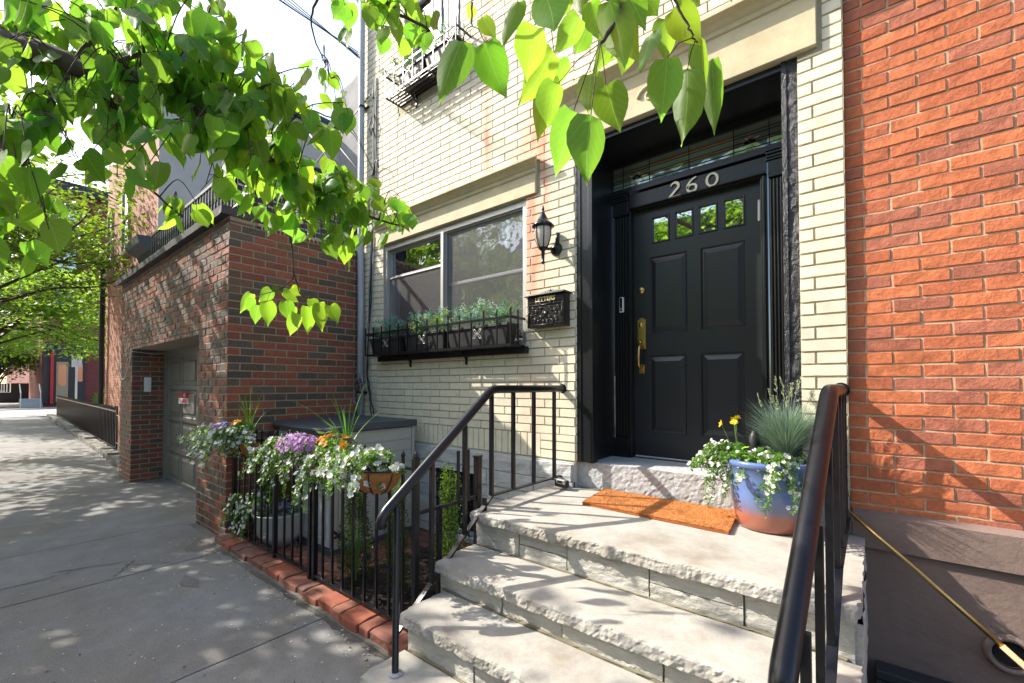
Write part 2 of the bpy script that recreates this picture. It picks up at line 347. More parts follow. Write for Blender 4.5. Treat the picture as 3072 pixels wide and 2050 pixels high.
def rockbox(mb, x0, x1, y0, y1, z0, z1, step=.04, fn=None, col=(1, 1, 1), faces='xXyYzZ', mi=0):
    """a box whose faces are finely gridded and displaced by fn(point, normal)"""
    def rng(a, b): n = max(1, int(round((b-a)/step))); return [a+(b-a)*i/n for i in range(n+1)]
    X, Y, Z = rng(x0, x1), rng(y0, y1), rng(z0, z1)
    idx = {}; vs = []; fs = []
    def V(x, y, z):
        k = (round(x, 5), round(y, 5), round(z, 5))
        if k not in idx:
            p = Vector((x, y, z)); idx[k] = len(vs); vs.append(fn(p) if fn else p)
        return idx[k]
    def grid(A, B, mk, flip):
        for i in range(len(A)-1):
            for j in range(len(B)-1):
                f = (V(*mk(A[i], B[j])), V(*mk(A[i+1], B[j])), V(*mk(A[i+1], B[j+1])), V(*mk(A[i], B[j+1])))
                fs.append(f[::-1] if flip else f)
    if 'y' in faces: grid(X, Z, lambda a, b: (a, y0, b), False)
    if 'Y' in faces: grid(X, Z, lambda a, b: (a, y1, b), True)
    if 'x' in faces: grid(Y, Z, lambda a, b: (x0, a, b), True)
    if 'X' in faces: grid(Y, Z, lambda a, b: (x1, a, b), False)
    if 'z' in faces: grid(X, Y, lambda a, b: (a, b, z0), True)
    if 'Z' in faces: grid(X, Y, lambda a, b: (a, b, z1), False)
    mb.add(vs, fs, col, mi)
def nv(p, s, seed=0): return noise.fractal(Vector((p[0]*s+seed*7.3, p[1]*s-seed*3.1, p[2]*s+seed)), .9, 2.1, 4)
# ================================================================== SETTING
R = random.Random(3)
m = MB(); m.box(-140, 60, -60, 60, -.5, -.14); g = m.build('ground', 'asphalt'); g['kind'] = 'structure'
m = MB(); m.box(-130, 60, -14.5, -5.2, -.138, -.125); o = m.build('road', 'asphalt'); o['kind'] = 'structure'
m = MB(); m.box(-41, -31.6, -50, 50, -.134, -.02)
o = m.build('cross_street', 'asphalt'); o['kind'] = 'structure'
m = MB()
for k in range(7): m.box(-40.2+k*1.25, -39.6+k*1.25, -5.0, 4.5, -.02, -.014)
o = m.build('crosswalk', 'paint'); o['kind'] = 'structure'
# sidewalk slabs
m = MB(); xs = [9, 6, 4.2, 2.4, .6, -1.1, -2.76, -4.57, -5.85, -7.2, -8.7, -10.2, -11.7, -13.2]
while xs[-1] > -31: xs.append(xs[-1]-1.5)
def slab(p):
    return p+Vector((0, 0, nv(p, .8)*.006))
for i in range(len(xs)-1):
    for (ya, yb) in ((-5.0, -3.35), (-3.342, -1.0)):
        t = 1+R.uniform(-.07, .07)
        if i >= 6: t *= .97
        b = .225 if i < 6 or i > 7 else .205
        m.box(xs[i+1]+.005, xs[i]-.005, ya, yb, -.12, R.uniform(-.003, .001), (b*t*1.0, b*t*.985, b*t*.95))
m.box(-31, 9, -5.2, -5.006, -.3, .0, (.26, .26, .25))
o = m.build('sidewalk', 'sidewalk', bevel=.004); o['kind'] = 'structure'
m = MB(); m.box(-31.2, 9.2, -5.0, -1.0, -.2, -.022, (.06, .055, .045)); m.box(-31, -9.7, -1.0, 1.0, -.2, -.01, (.1, .08, .06)); m.box(-9.0, -4.85, -1.0, -.9, -.1, -.004, (.2, .19, .17))
o = m.build('sidewalk_bed', 'sidewalk'); o['kind'] = 'structure'
m = MB(); m.box(-60, -41.3, -5.4, 20, -.2, .0, (.3, .29, .27)); m.box(-130, 60, -20, -14.5, -.2, 0, (.28, .27, .25)); m.box(-130, -41.3, -5.2, -1, -.1, .004, (.3, .29, .27))
o = m.build('far_sidewalk', 'sidewalk'); o['kind'] = 'structure'
# cracks in the walk: dark thin fillings
m = MB()
def crack(pts, wd=.004):
    for a, b in zip(pts, pts[1:]):
        a, b = Vector((*a, .0035)), Vector((*b, .0035)); d = (b-a).normalized(); n = Vector((-d.y, d.x, 0))*wd*R.uniform(.5, 1.3)
        m.add([a-n, b-n, b+n, a+n], [(0, 1, 2, 3)], (.03, .028, .025))
def jag(a, b, n=14, am=.02):
    return [(a[0]+(b[0]-a[0])*t/n+R.uniform(-am, am), a[1]+(b[1]-a[1])*t/n+R.uniform(-am, am)) for t in range(n+1)]
crack(jag((-4.62, -2.3), (-4.9, -2.12), 8)); crack(jag((-4.9, -2.12), (-5.1, -2.6), 10)); crack(jag((-4.85, -2.2), (-4.6, -1.9), 8, .015)); crack(jag((-5.0, -2.5), (-4.95, -2.9), 8))
m.build('sidewalk_crack', 'sidewalk')['kind'] = 'structure'
m = MB(); gr = lambda p: p+Vector((0, nv(p, 7)*.035+nv(p, 25)*.01, 0))
rockbox(m, -4.9, -1.95, -1.585, -1.5, -.01, .0035, .03, gr, (.085, .078, .065), faces='Z'); rockbox(m, -5.72, -4.84, -1.52, -1.44, -.01, .0035, .03, gr, (.085, .078, .065), faces='Z'); rockbox(m, -9.75, -8.9, -1.52, -1.44, -.01, .0035, .03, gr, (.085, .078, .065), faces='Z')
for (x0, x1, y0, y1) in ((-5.1, -4.6, -1.75, -1.5), (-4.2, -3.9, -2.0, -1.9)): 
    pts = [((x0+x1)/2+(x1-x0)/2*cos(a)*(1+.3*sin(3*a)), (y0+y1)/2+(y1-y0)/2*sin(a)*(1+.25*cos(4*a)), .0028) for a in [2*pi*k/18 for k in range(18)]]; m.add(pts, [tuple(range(18))], (.14, .13, .115))
m.build('sidewalk_dirt', 'sidewalk')['kind'] = 'structure'
# yard paving: clay pavers + mulch
m = MB(); m.box(-4.84, -1.95, -1.36, 0, -.2, -.012, (.04, .03, .025))
for i in range(14):
    for j in range(14):
        x = -4.82+i*.205+(.1 if j % 2 else 0); y = -1.35+j*.1
        if x > -3.0-.5*(j/14) and j < 11: continue
        c = R.choice([(.21, .075, .045), (.17, .065, .04), (.25, .11, .06), (.14, .06, .045)])
        m.box(x, min(x+.197, -2.02), y, y+.093, -.02, R.uniform(.0, .008), c)
o = m.build('yard_paving', 'paver', bevel=.004); o['kind'] = 'structure'
m = MB()
def mulchpt(p): return p+Vector((0, 0, nv(p, 4)*.03+(nv(p, 18, 2))*.014)) if p.z > .0 else p
rockbox(m, -3.15, -2.02, -1.34, -.2, -.02, .03, .025, mulchpt)
for k in range(900):
    p = Vector((R.uniform(-3.12, -2.04), R.uniform(-1.32, -.3), .045+R.uniform(-.01, .02))); a = R.uniform(0, pi); l = R.uniform(.01, .03)
    d = Vector((cos(a), sin(a), R.uniform(-.3, .3)))*l; q = Vector((-sin(a), cos(a), R.uniform(-.3, .3)))*.005
    m.add([p-d-q, p+d-q, p+d+q, p-d+q], [(0, 1, 2, 3)])
o = m.build('mulch', 'soil'); o['kind'] = 'stuff'; o['label'] = 'dark bark mulch around the columnar shrubs'; o['category'] = 'mulch'
# ================================================================== CREAM HOUSE
house = thing('cream_brick_house', 'cream painted brick rowhouse with black front door numbered 260', 'house', (-2.5, 0, 0))
PF = lambda u, z, d: Vector((u, -d, z))
WIN = (-4.40, -2.30, 1.86, 3.13); DOOR = (-1.81, -.31, .86, 3.43); UW = (-4.02, -3.10, 4.86, 6.75); UW2 = (-1.7, -.75, 5.1, 6.9)
holes = [WIN, DOOR, UW, UW2]
m = MB()
for (a, b, c, d) in subtract((-4.9, -.1, .88, 9.0), holes): m.box(a, b, 0, .3, c, d)
m.build('mortar_wall', 'cream_mortar', house)
def creamcol(x, z, r):
    t = 1+r.uniform(-.04, .03); c = [.72*t, .665*t, .50*t]
    s = .08*max(0, nv((x, 0, z), 1.4, 5))+(.12*max(0, nv((x, 0, z), 2.5, 3)) if x > -.35 else 0)
    s = min(s, .8); k = (.72, .36, .22)
    return tuple(c[i]*(1-s)+k[i]*s for i in range(3))
m = MB(); r = random.Random(11)
hb = [(-4.55, -2.15, 3.13, 3.42), (-1.95, -.19, 3.40, 3.84), (-4.12, -3.04, 4.55, 4.86)]+holes
bricks(m, PF, -4.50, -1.81, 1.105, 9.0, hb, .0715, .29, .0095, creamcol, .009, r, uoff=-.066, jit=.0009)
bricks(m, PF, -4.90, -4.51, .9, 9.0, hb, .0715, .17, .0095, creamcol, .009, r, jit=.0009)
bricks(m, PF, -1.81, -.1, 3.60, 9.0, hb, .0715, .29, .0095, creamcol, .009, r, jit=.0009)
bricks(m, PF, -.309, -.1, .92, 3.60, hb, .0705, .29, .0095, creamcol, .010, r, uoff=.075, jit=.0012)
bricks(m, PF, -4.50, -2.15, .905, 1.098, hb, .2, .0715, .009, creamcol, .009, r, soldier=True)
bricks(m, PF, -2.147, -1.81, .905, 1.1, hb, .0715, .34, .0095, creamcol, .009, r, soldier=True)
m.build('brick_wall', 'cream', house)
# reveal brick returns at the door opening
m = MB(); r = random.Random(5)
PL = lambda u, z, d: Vector((-1.81+d, u, z)); PR = lambda u, z, d: Vector((-.309-d, u, z))
bricks(m, PL, .002, .052, .905, 3.40, [], .0715, .4, .0095, creamcol, .006, r, soldier=True)
m.box(-.3, -.1, 0, .3, .86, .92, (.6, .55, .4))
m.box(-.1, -.096, -.008, .02, .9, 9.0, (.5, .42, .25)); m.build('brick_return', 'cream', house)
# stone base, painted grey white, with basement window
BW = (-3.44, -2.84, .07, .675)
def ashlar(p):
    n = nv((p.x, p.y, p.z*2.2), 3.5, 1)*.011+nv(p, 22, 4)*.003
    return p+Vector((0, -abs(n)*1.4+.002, 0)) if p.y < -.02 else p
m = MB(); zz = .02; r = random.Random(8)
m.box(-4.9, -1.82, -.018, .3, -.2, .0); 
for (a, b, c, d) in subtract((-4.9, -1.82, 0, .89), [BW]): m.box(a, b, -.02, .3, c, d)
while zz < .88:
    h = r.choice([.085, .11, .14]); z1 = min(zz+h, .905); u = -4.9+r.uniform(-.2, 0)
    while u < -1.82:
        l = r.uniform(.28, .62)
        for (a, b, c, d) in subtract((max(u, -4.9), min(u+l-.008, -1.82), zz, z1-.007), [BW]):
            if b-a > .03 and d-c > .02: rockbox(m, a, b, -.045-r.uniform(0, .008), 0, c, d, .045, ashlar, faces='xXyzZ')
        u += l
    zz = z1
m.build('stone_base', 'whitestone', house)
bw = bx('basement_window', 'dark', house, BW[0], BW[1], .10, .12, BW[2], BW[3], bevel=0)
m = MB()
for k in range(7): m.tube([(BW[0]+.05+k*.085, -.03, BW[2]), (BW[0]+.05+k*.085, -.03, BW[3])], .007, 6)
for z in (.14, .36, .5, .57, .63): m.box(BW[0], BW[1], -.028, -.018, z, z+.018)
m.build('grille', 'iron', bw)
m = MB(); m.box(BW[0], BW[1], .02, .1, .44, .60); m.build('board', 'plastic', bw)
# moulded lintels
def lintel(name, x0, x1, z0, z1, p=.03, pc=.115, ret=.06):
    prof = [(0, z0), (p, z0), (p, z1-.11), (p+.012, z1-.105), (p+.018, z1-.085), (p+.016, z1-.078), (p+.028, z1-.07), (p+.05, z1-.045), (pc-.012, z1-.03), (pc, z1-.028), (pc, z1), (0, z1+.02)]
    m = MB(); ch = z1-.11
    rows = []
    for (d, z) in prof:
        e = max(0, d-p)*.85
        rows.append((d, z, x0-e, x1+e))
    vs = [(a, -d, z) for (d, z, a, b) in rows]+[(b, -d, z) for (d, z, a, b) in rows]; n = len(rows)
    fs = [(k, (k+1) % n, n+(k+1) % n, n+k) for k in range(n)]+[tuple(range(n)), tuple(range(2*n-1, n-1, -1))]
    m.add(vs, fs); return m.build(name, 'lintel', house, fixn=True, bevel=.004)
lintel('window_lintel', -4.52, -2.185, 3.136, 3.42)
dl = lintel('door_lintel', -1.92, -.213, 3.432, 3.84, p=.04, pc=.13)
m = MB()   # carved scroll on the door lintel
for sx in (-1, 1):
    pts = []
    for k in range(40):
        t = k/39; a = t*2.6*pi; rr = .095*(1-t*.8)
        pts.append((-1.06+sx*(.11+rr*cos(a)), -.045, 3.55+rr*sin(a)*.75))
    m.tube(pts, [.013-.007*k/39 for k in range(40)], 6)
for k in range(7):
    a = pi*k/6; m.tube([(-1.06, -.045, 3.5), (-1.06+cos(a)*.09, -.05, 3.5+sin(a)*.12)], [.006, .016], 6)
m.build('carved_ornament', 'lintel', dl, smooth=True)
# upper window sill and lintel bits
m = MB(); rockbox(m, -4.06, -3.04, -.07, .1, 4.73, 4.86, .04, lambda p: p+Vector((0, -abs(nv(p, 9))*.006, 0))); m.build('upper_window_sill', 'lintel', house, bevel=.004)
# ---- windows
def window(name, rect, y, cols, parent, meet, label=None, fr='metal', scr=True):
    x0, x1, z0, z1 = rect; wr = MB()
    for b in ((x0, x0+.05, y-.02, y+.12, z0, z1), (x1-.05, x1, y-.02, y+.12, z0, z1), (x0+.05, x1-.05, y-.018, y+.12, z1-.06, z1), (x0+.05, x1-.05, y-.03, y+.12, z0, z0+.035)): wr.box(*b)
    f = wr.build(name, fr, parent, bevel=.003, label=label)
    xs = [x0+.05]+cols+[x1-.05]
    for i in range(len(xs)-1):
        a, b = xs[i]+(.02 if i else 0), xs[i+1]-(.02 if i < len(xs)-2 else 0)
        if i: bx('mullion', fr, f, xs[i]-.02, xs[i]+.02, y-.035, y+.1, z0+.035, z1-.06)
        mz = meet[i]
        for (c, d, yy) in ((mz, z1-.06, y+.03), (z0+.035, mz+.04, y+.06)):
            s = MB(); t = .028
            for q in ((a, a+t, yy, yy+.03, c, d), (b-t, b, yy, yy+.03, c, d), (a+t, b-t, yy, yy+.03, d-t, d), (a+t, b-t, yy, yy+.03, c, c+t)): s.box(*q)
            sh = s.build('sash', 'sash', f, bevel=.002)
            p = MB(); p.box(a+t, b-t, yy+.012, yy+.018, c+t, d-t); p.build('pane', 'glass', sh)
        if scr:
            p = MB(); zt = z1-.06 if i else mz
            p.box(a+.012, b-.012, y+.008, y+.010, z0+.045, zt-.012); p.build('insect_screen', 'screen', f)
            p = MB(); t = .012
            for q in ((a, a+t, y, y+.018, z0+.035, zt), (b-t, b, y, y+.018, z0+.035, zt), (a+t, b-t, y, y+.018, zt-t, zt), (a+t, b-t, y, y+.018, z0+.035, z0+.035+t)): p.box(*q)
            p.build('screen_frame', fr, f, bevel=.001)
    return f
wf = window('window', WIN, .03, [-3.385], house, [2.745, 2.52])
m = MB()   # interior: dark room with a pale blind and two warm candle bulbs
m.box(-4.6, -2.1, 1.2, 1.25, 1.6, 3.3); m.box(-4.6, -2.1, .3, 1.2, 1.55, 1.6); m.box(-4.65, -4.6, .3, 1.25, 1.6, 3.3); m.box(-2.1, -2.05, .3, 1.25, 1.6, 3.3); m.box(-4.6, -2.1, .3, 1.2, 3.25, 3.3)
m.build('room_interior', 'dark', house)
for (a, b, c) in ((-4.33, -3.42, 2.62), (-3.35, -2.37, 2.50)):
    m = MB(); z = 3.06
    while z > c: m.obox(((a+b)/2, .22, z), Vector(((b-a)/2, 0, 0)), Vector((0, .012, .006)), Vector((0, 0, .001))); z -= .022
    m.build('window_blind', 'blind', wf)
m = MB(); m.box(-4.40, -2.30, -.02, .1, 1.80, 1.86); m.box(-2.30, -2.235, -.004, .06, 1.86, 3.13); m.build('window_trim', 'metal', house, bevel=.003)
em = bpy.data.materials.new('bulb'); em.use_nodes = True; b_ = em.node_tree.nodes['Principled BSDF']; b_.inputs['Emission Color'].default_value = (1, .55, .2, 1); b_.inputs['Emission Strength'].default_value = 5; M['bulb'] = em
m = MB()
for (x, z) in ((-2.47, 2.66), (-2.43, 2.69)): m.lathe([(0, 0), (.009, .01), (.011, .025), (.005, .05), (0, .06)], (x, .45, z), 8)
m.build('candle_bulb', 'bulb', house)
m = MB(); m.box(-2.30, -2.27, -.045, .03, 1.90, 3.13); 
uw = window('upper_window', UW, .05, [], house, [5.8], fr='lintel', scr=False); bx('room_interior', 'dark', house, -4.1, -3.0, .5, .52, 4.8, 6.9, bevel=0)
m = MB(); m.box(-3.36, -3.345, .03, .05, 4.9, 6.7); m.box(-3.62, -3.6, .04, .06, 4.9, 6.7); m.build('muntin', 'whitemetal', uw)
window('upper_window', UW2, .05, [], house, [6.0], fr='lintel', scr=False); bx('room_interior', 'dark', house, -1.8, -.65, .5, .52, 5.0, 7.0, bevel=0)
# ================================================================== DOORWAY
sur = MB()
sur.box(-1.803, -1.675, .012, .06, .90, 3.43); sur.box(-1.803, -1.765, .004, .012, .90, 3.43); sur.box(-1.70, -1.66, .0, .075, .90, 3.43)
sur.box(-1.74, -1.70, .06, .46, .90, 3.43)           # left reveal
sur.box(-1.74, -1.712, .30, .46, .90, 3.12)
sur.box(-1.66, -.385, .012, .07, 3.385, 3.43); sur.box(-1.70, -.39, .07, .46, 3.40, 3.43)
sur.box(-.39, -.36, .06, .46, .90, 3.43)
doorway = sur.build('doorway_surround', 'black', house, bevel=.004)
m = MB()
def rough(p): return p+Vector((0, -nv(p, 16, 3)*.008, 0)) if p.y < .03 else p
rockbox(m, -.366, -.302, .008, .06, .90, 3.43, .022, rough); rockbox(m, -.392, -.366, .0, .075, .90, 3.43, .03, lambda p: p+Vector((0, -nv(p, 20, 1)*.002, 0)))
m.build('jamb_casing', 'blackrough', doorway)
def pilaster(x0, x1, outer):
    m = MB(); z0, z1 = 1.065, 2.93
    m.box(x0, x1, .44, .46, .9, 3.10); n = 5; w = (x1-x0-.012)/n
    for k in range(n):
        a = x0+.006+k*w; m.box(a, a+w*.55, .425, .44, z0+.02, z1-.01)
    m.box(x0-.004, x1+.004, .41, .44, .9, z0); m.box(x0-.002, x1+.002, .415, .44, z1, 3.045)
    for k, (zz, d) in enumerate(((3.045, .012), (3.06, .022), (3.078, .034), (3.095, .045))): m.box(x0-.01, x1+.01, .415-d, .44, zz, zz+.0155)
    return m.build('pilaster', 'black', doorway, bevel=.003)
pilaster(-1.69, -1.556, 0); pilaster(-.528, -.412, 1)
m = MB(); m.box(-1.545, -.538, .418, .46, 2.962, 3.085); m.box(-1.535, -.545, .40, .418, 2.962, 2.972); m.build('header_board', 'black', doorway, bevel=.003)
m = MB()
for a, b, d in ((-1.555, -1.533, 0), (-1.548, -1.538, .012), (-.58, -.538, 0), (-.566, -.55, .012)): m.box(a, b, .43-d, .5, .9, 2.963)
m.box(-1.533, -.58, .43, .5, 2.952, 2.963); m.box(-1.74, -.39, .46, .56, .9, .914); m.build('door_frame', 'black', doorway, bevel=.003)
# transom
m = MB(); m.box(-1.74, -.39, .405, .46, 3.10, 3.150); m.box(-1.74, -.39, .42, .46, 3.345, 3.40); m.box(-1.74, -1.69, .42, .46, 3.15, 3.345); m.box(-.435, -.39, .42, .46, 3.15, 3.345)
tr = m.build('transom', 'black', doorway, bevel=.003)
def tg(name, c, a=.55): M[name] = glassmat(name, tint=c, refl=.22, rough=.12, wav=.6, alpha=a)
tg('tg_teal', (.20, .32, .28), 1); tg('tg_grey', (.15, .18, .14), 1); tg('tg_amber', (.50, .23, .08), 1); tg('tg_pale', (.42, .55, .53), 1); tg('tg_rose', (.38, .24, .17), 1)
X0, X1, Z0, Z1 = -1.69, -.435, 3.15, 3.345; m = MB(); mats = ['tg_teal', 'tg_grey', 'tg_amber', 'tg_pale', 'tg_rose']
bands = [(0, .17, 3), (.17, .34, 0), (.34, .44, 2), (.44, .66, 0), (.66, .77, 2), (.77, 1, 1)]
xsn = [.0, .07, .25, .5, .75, .93, 1]
for i in range(6):
    a, b = X0+(X1-X0)*xsn[i], X0+(X1-X0)*xsn[i+1]
    for (s0, s1, k) in bands:
        if i in (0, 5): k = 1 if s0 > .3 else 0
        if i in (1, 4) and .3 < s0 < .7: k = 1
        m.box(a, b, .440+.0007*k, .446, Z0+(Z1-Z0)*s0, Z0+(Z1-Z0)*s1, mi=k)
for sx in (1, -1):   # flower motifs as glass petals set just proud
    cx = (X0+X1)/2-sx*.42; cz = 3.245
    for k in range(7):
        a = pi*(.05+.9*k/6); L_ = .062 if k % 2 else .05
        p = Vector((cx, .4375, cz-.03)); d = Vector((cos(a)*sx, 0, sin(a)*.9)); n = Vector((-d.z, 0, d.x))
        m.add([p, p+d*L_*.6+n*.017, p+d*L_*1.3, p+d*L_*.6-n*.017], [(0, 1, 2, 3)], mi=(2, 4, 3)[k % 3])
    for k in range(5):
        a = -pi*(.15+.7*k/4); p = Vector((cx, .437, cz-.035)); d = Vector((cos(a), 0, sin(a))); n = Vector((-d.z, 0, d.x))
        m.add([p, p+d*.035+n*.012, p+d*.065, p+d*.035-n*.012], [(0, 1, 2, 3)], mi=3)
m.build('stained_glass', mats, tr)
m = MB()
for f_ in xsn[1:-1]: m.box(X0+(X1-X0)*f_-.002, X0+(X1-X0)*f_+.002, .434, .44, Z0, Z1)
for (s0, s1, k) in bands[1:]: m.box(X0, X1, .4345, .44, Z0+(Z1-Z0)*s0-.0015, Z0+(Z1-Z0)*s0+.0015)
m.build('leading', 'dark', tr)
# door leaf with panels
D0, D1, DZ0, DZ1, DY = -1.533, -.580, .918, 2.952, .48
m = MB(); lites = [(-1.377, -1.231), (-1.19, -1.048), (-1.01, -.872), (-.833, -.688)]; LZ = (2.66, 2.878)
pan = [(-1.397, -1.097, 1.924, 2.550), (-.996, -.69, 1.924, 2.550), (-1.405, -1.107, 1.115, 1.745), (-1.0, -.70, 1.115, 1.745)]
hl = [(a, b, LZ[0], LZ[1]) for a, b in lites]+pan
for (a, b, c, d) in subtract((D0, D1, DZ0, DZ1), hl): m.box(a, b, DY, DY+.045, c, d)
leafd = m.build('front_door', 'door', house, label='black panelled front door with four small panes')
for (a, b, c, d) in pan:
    m = MB(); e = .022; f_ = .05
    rings = [(0, 0), (.012, .014), (e, .012), (f_, .001), (f_, .001)]
    vs = []; prev = None
    for (i, dy) in rings[:4]: vs += [(a+i, DY+dy, c+i), (b-i, DY+dy, c+i), (b-i, DY+dy, d-i), (a+i, DY+dy, d-i)]
    fs = [(4*k+j, 4*k+(j+1) % 4, 4*k+4+(j+1) % 4, 4*k+4+j) for k in range(3) for j in range(4)]+[(12, 13, 14, 15)]
    m.add(vs, fs); m.build('panel', 'door', leafd)
for (a, b) in lites:
    m = MB(); t = .011
    for q in ((a, a+t, DY-.008, DY+.03, LZ[0], LZ[1]), (b-t, b, DY-.008, DY+.03, LZ[0], LZ[1]), (a+t, b-t, DY-.008, DY+.03, LZ[0], LZ[0]+t), (a+t, b-t, DY-.008, DY+.03, LZ[1]-t, LZ[1])): m.box(*q)
    q = m.build('glazed_light', 'door', leafd, bevel=.002); m = MB(); m.box(a+t, b-t, DY+.012, DY+.018, LZ[0]+t, LZ[1]-t); m.build('pane', 'doorglass', q)
bx('hall_interior', 'dark', house, -1.6, -.5, .75, .78, .9, 3.4, bevel=0)
m = MB(); m.lathe([(0, .012), (.02, .011), (.026, .006), (.029, 0)], (0, 0, 0), 20)
m.v = [(-1.469+x, DY-z, 2.29+y) for x, y, z in m.v]; m.build('deadbolt', 'brass', leafd, smooth=True, fixn=True)
m = MB(); m.box(-1.500, -1.430, DY-.012, DY, 1.80, 2.045); m.box(-1.485, -1.445, DY-.012, DY, 2.045, 2.058)
hd = m.build('handle_plate', 'brass', leafd, bevel=.005)
m = MB(); m.lathe([(0, .02), (.014, .019), (.018, .012), (.022, 0)], (0, 0, 0), 18); m.v = [(-1.465+x, DY-.012-z, 2.0+y) for x, y, z in m.v]; m.build('lock_cylinder', 'brass', hd, smooth=True, fixn=True)
m = MB(); m.lathe([(0, .01), (.006, .009), (.008, 0)], (0, 0, 0), 10); m.v = [(-1.465+x, DY-.012-z, 1.865+y) for x, y, z in m.v]; m.build('keyhole', 'dark', hd, fixn=True)
m = MB(); m.tube([(-1.463, DY-.01, 1.835), (-1.463, DY-.05, 1.838), (-1.464, DY-.066, 1.80), (-1.466, DY-.072, 1.735), (-1.466, DY-.066, 1.67), (-1.466, DY-.045, 1.642), (-1.466, DY-.005, 1.64)], [.010, .011, .010, .0135, .010, .009, .012], 12)
m.tube([(-1.463, DY-.02, 1.855), (-1.463, DY-.055, 1.858)], [.006, .013], 10); m.build('pull_handle', 'brass', leafd, smooth=True)
m = MB(); m.box(-1.49, -1.44, DY-.01, DY, 1.60, 1.672); m.build('handle_foot', 'brass', leafd, bevel=.006)
bx('alarm_contact', 'whitemetal', leafd, -.604, -.588, DY-.014, DY, 2.66, 2.812)
bx('door_sweep', 'whitemetal', leafd, D0+.01, D1-.01, DY-.006, DY, DZ0-.003, DZ0+.006, bevel=0)
# digits 260 from curves (flat letters cast in brass)
def text(s, x, z, size, y, mat, name, parent, ext=.004, rotz=0, off=0):
    cu = bpy.data.curves.new('txt', 'FONT'); cu.body = s; cu.size = size; cu.extrude = ext; cu.align_x = 'CENTER'; cu.align_y = 'CENTER'; cu.offset = off; cu.resolution_u = 6
    t = bpy.data.objects.new('txt', cu); C.collection.objects.link(t)
    dg = bpy.context.evaluated_depsgraph_get(); me = bpy.data.meshes.new_from_object(t.evaluated_get(dg)); bpy.data.objects.remove(t)
    me.materials.clear(); me.materials.append(M[mat]); o = bpy.data.objects.new(name, me); C.collection.objects.link(o)
    offv = Vector((0, 0, 0)); q = parent
    while q: offv += q.location; q = q.parent
    o.parent = parent; o.location = Vector((x, y, z))-offv; o.rotation_euler = (pi/2, 0, rotz); return o
def ring2d(outer, inner):  # strip between two same-length closed outlines
    m = MB(); n = len(outer)
    for y in (.404, .416): m.v += [(a, y, b) for a, b in outer]+[(a, y, b) for a, b in inner]
    fs = []
    for k in range(n):
        j = (k+1) % n; fs += [(k, j, n+j, n+k), (2*n+k, 3*n+k, 3*n+j, 2*n+j), (k, 2*n+k, 2*n+j, j), (n+k, n+j, 3*n+j, 3*n+k)]
    for f in fs: m.f.append(f); m.c.append((1, 1, 1)); m.m.append(0); m.uv.append(None)
    return m
def stroke(path, wd):
    m = MB(); P_ = [Vector((a, b)) for a, b in path]; n = len(P_); L_ = []; Rr = []
    for i, p in enumerate(P_):
        d = (P_[min(i+1, n-1)]-P_[max(i-1, 0)]).normalized(); q = Vector((-d.y, d.x))*wd(i/(n-1))/2; L_.append(p+q); Rr.append(p-q)
    for y in (.404, .416): m.v += [(p.x, y, p.y) for p in L_]+[(p.x, y, p.y) for p in Rr]
    for k in range(n-1):
        for f in ((k, k+1, n+k+1, n+k), (2*n+k, 3*n+k, 3*n+k+1, 2*n+k+1), (k, 2*n+k, 2*n+k+1, k+1), (n+k, n+k+1, 3*n+k+1, 3*n+k)): m.f.append(f)
    m.f += [(0, n, 3*n, 2*n), (n-1, 3*n-1, 4*n-1, 2*n-1)]
    k = len(m.f); m.c = [(1, 1, 1)]*k; m.m = [0]*k; m.uv = [None]*k; return m
def ell(cx, cz, rx, rz, a0, a1, n=26): return [(cx+rx*cos(radians(a0+(a1-a0)*k/n)), cz+rz*sin(radians(a0+(a1-a0)*k/n))) for k in range(n+1)]
dc = thing('house_number', 'raised metal digits reading 260 on the black board over the door', 'house number', (-1.03, .41, 3.02))
stroke(ell(-1.163, 3.047, .03, .03, 165, -30, 20)+[(-1.16, 3.012), (-1.182, 2.99), (-1.204, 2.968)], lambda t: .009+.01*min(t*2, 1)*(1 if t < .8 else .9)).build('digit', 'nickel', dc, fixn=True)
m = MB(); m.box(-1.207, -1.116, .4038, .4162, 2.961, 2.976); m.build('digit_foot', 'nickel', dc, bevel=.001)
ring2d(ell(-1.033, 2.999, .041, .035, 0, 345, 23), ell(-1.033, 2.999, .024, .020, 0, 345, 23)).build('digit', 'nickel', dc, fixn=True)
stroke([(-1.069, 3.0), (-1.063, 3.03), (-1.045, 3.053), (-1.02, 3.07), (-1.0, 3.076)], lambda t: .018-.008*t).build('digit_stem', 'nickel', dc, fixn=True)
ring2d(ell(-.889, 3.020, .046, .052, 0, 345, 23), ell(-.889, 3.020, .028, .039, 0, 345, 23)).build('digit', 'nickel', dc, fixn=True)
db = thing('video_doorbell', 'slim white and black video doorbell on the left fluted pilaster', 'doorbell', (-1.612, .40, 2.18))
bx('housing', 'white', db, -1.632, -1.592, .40, .425, 2.112, 2.240, bevel=.008); bx('face', 'black', db, -1.624, -1.600, .397, .40, 2.122, 2.232, bevel=.001)
m = MB(); m.lathe([(.006, 0), (.006, .002), (.0085, .002), (.0085, 0)], (0, 0, 0), 14); m.v = [(-1.612+x, .397-z, 2.14+y) for x, y, z in m.v]; m.build('button_ring', 'white', db, fixn=True)
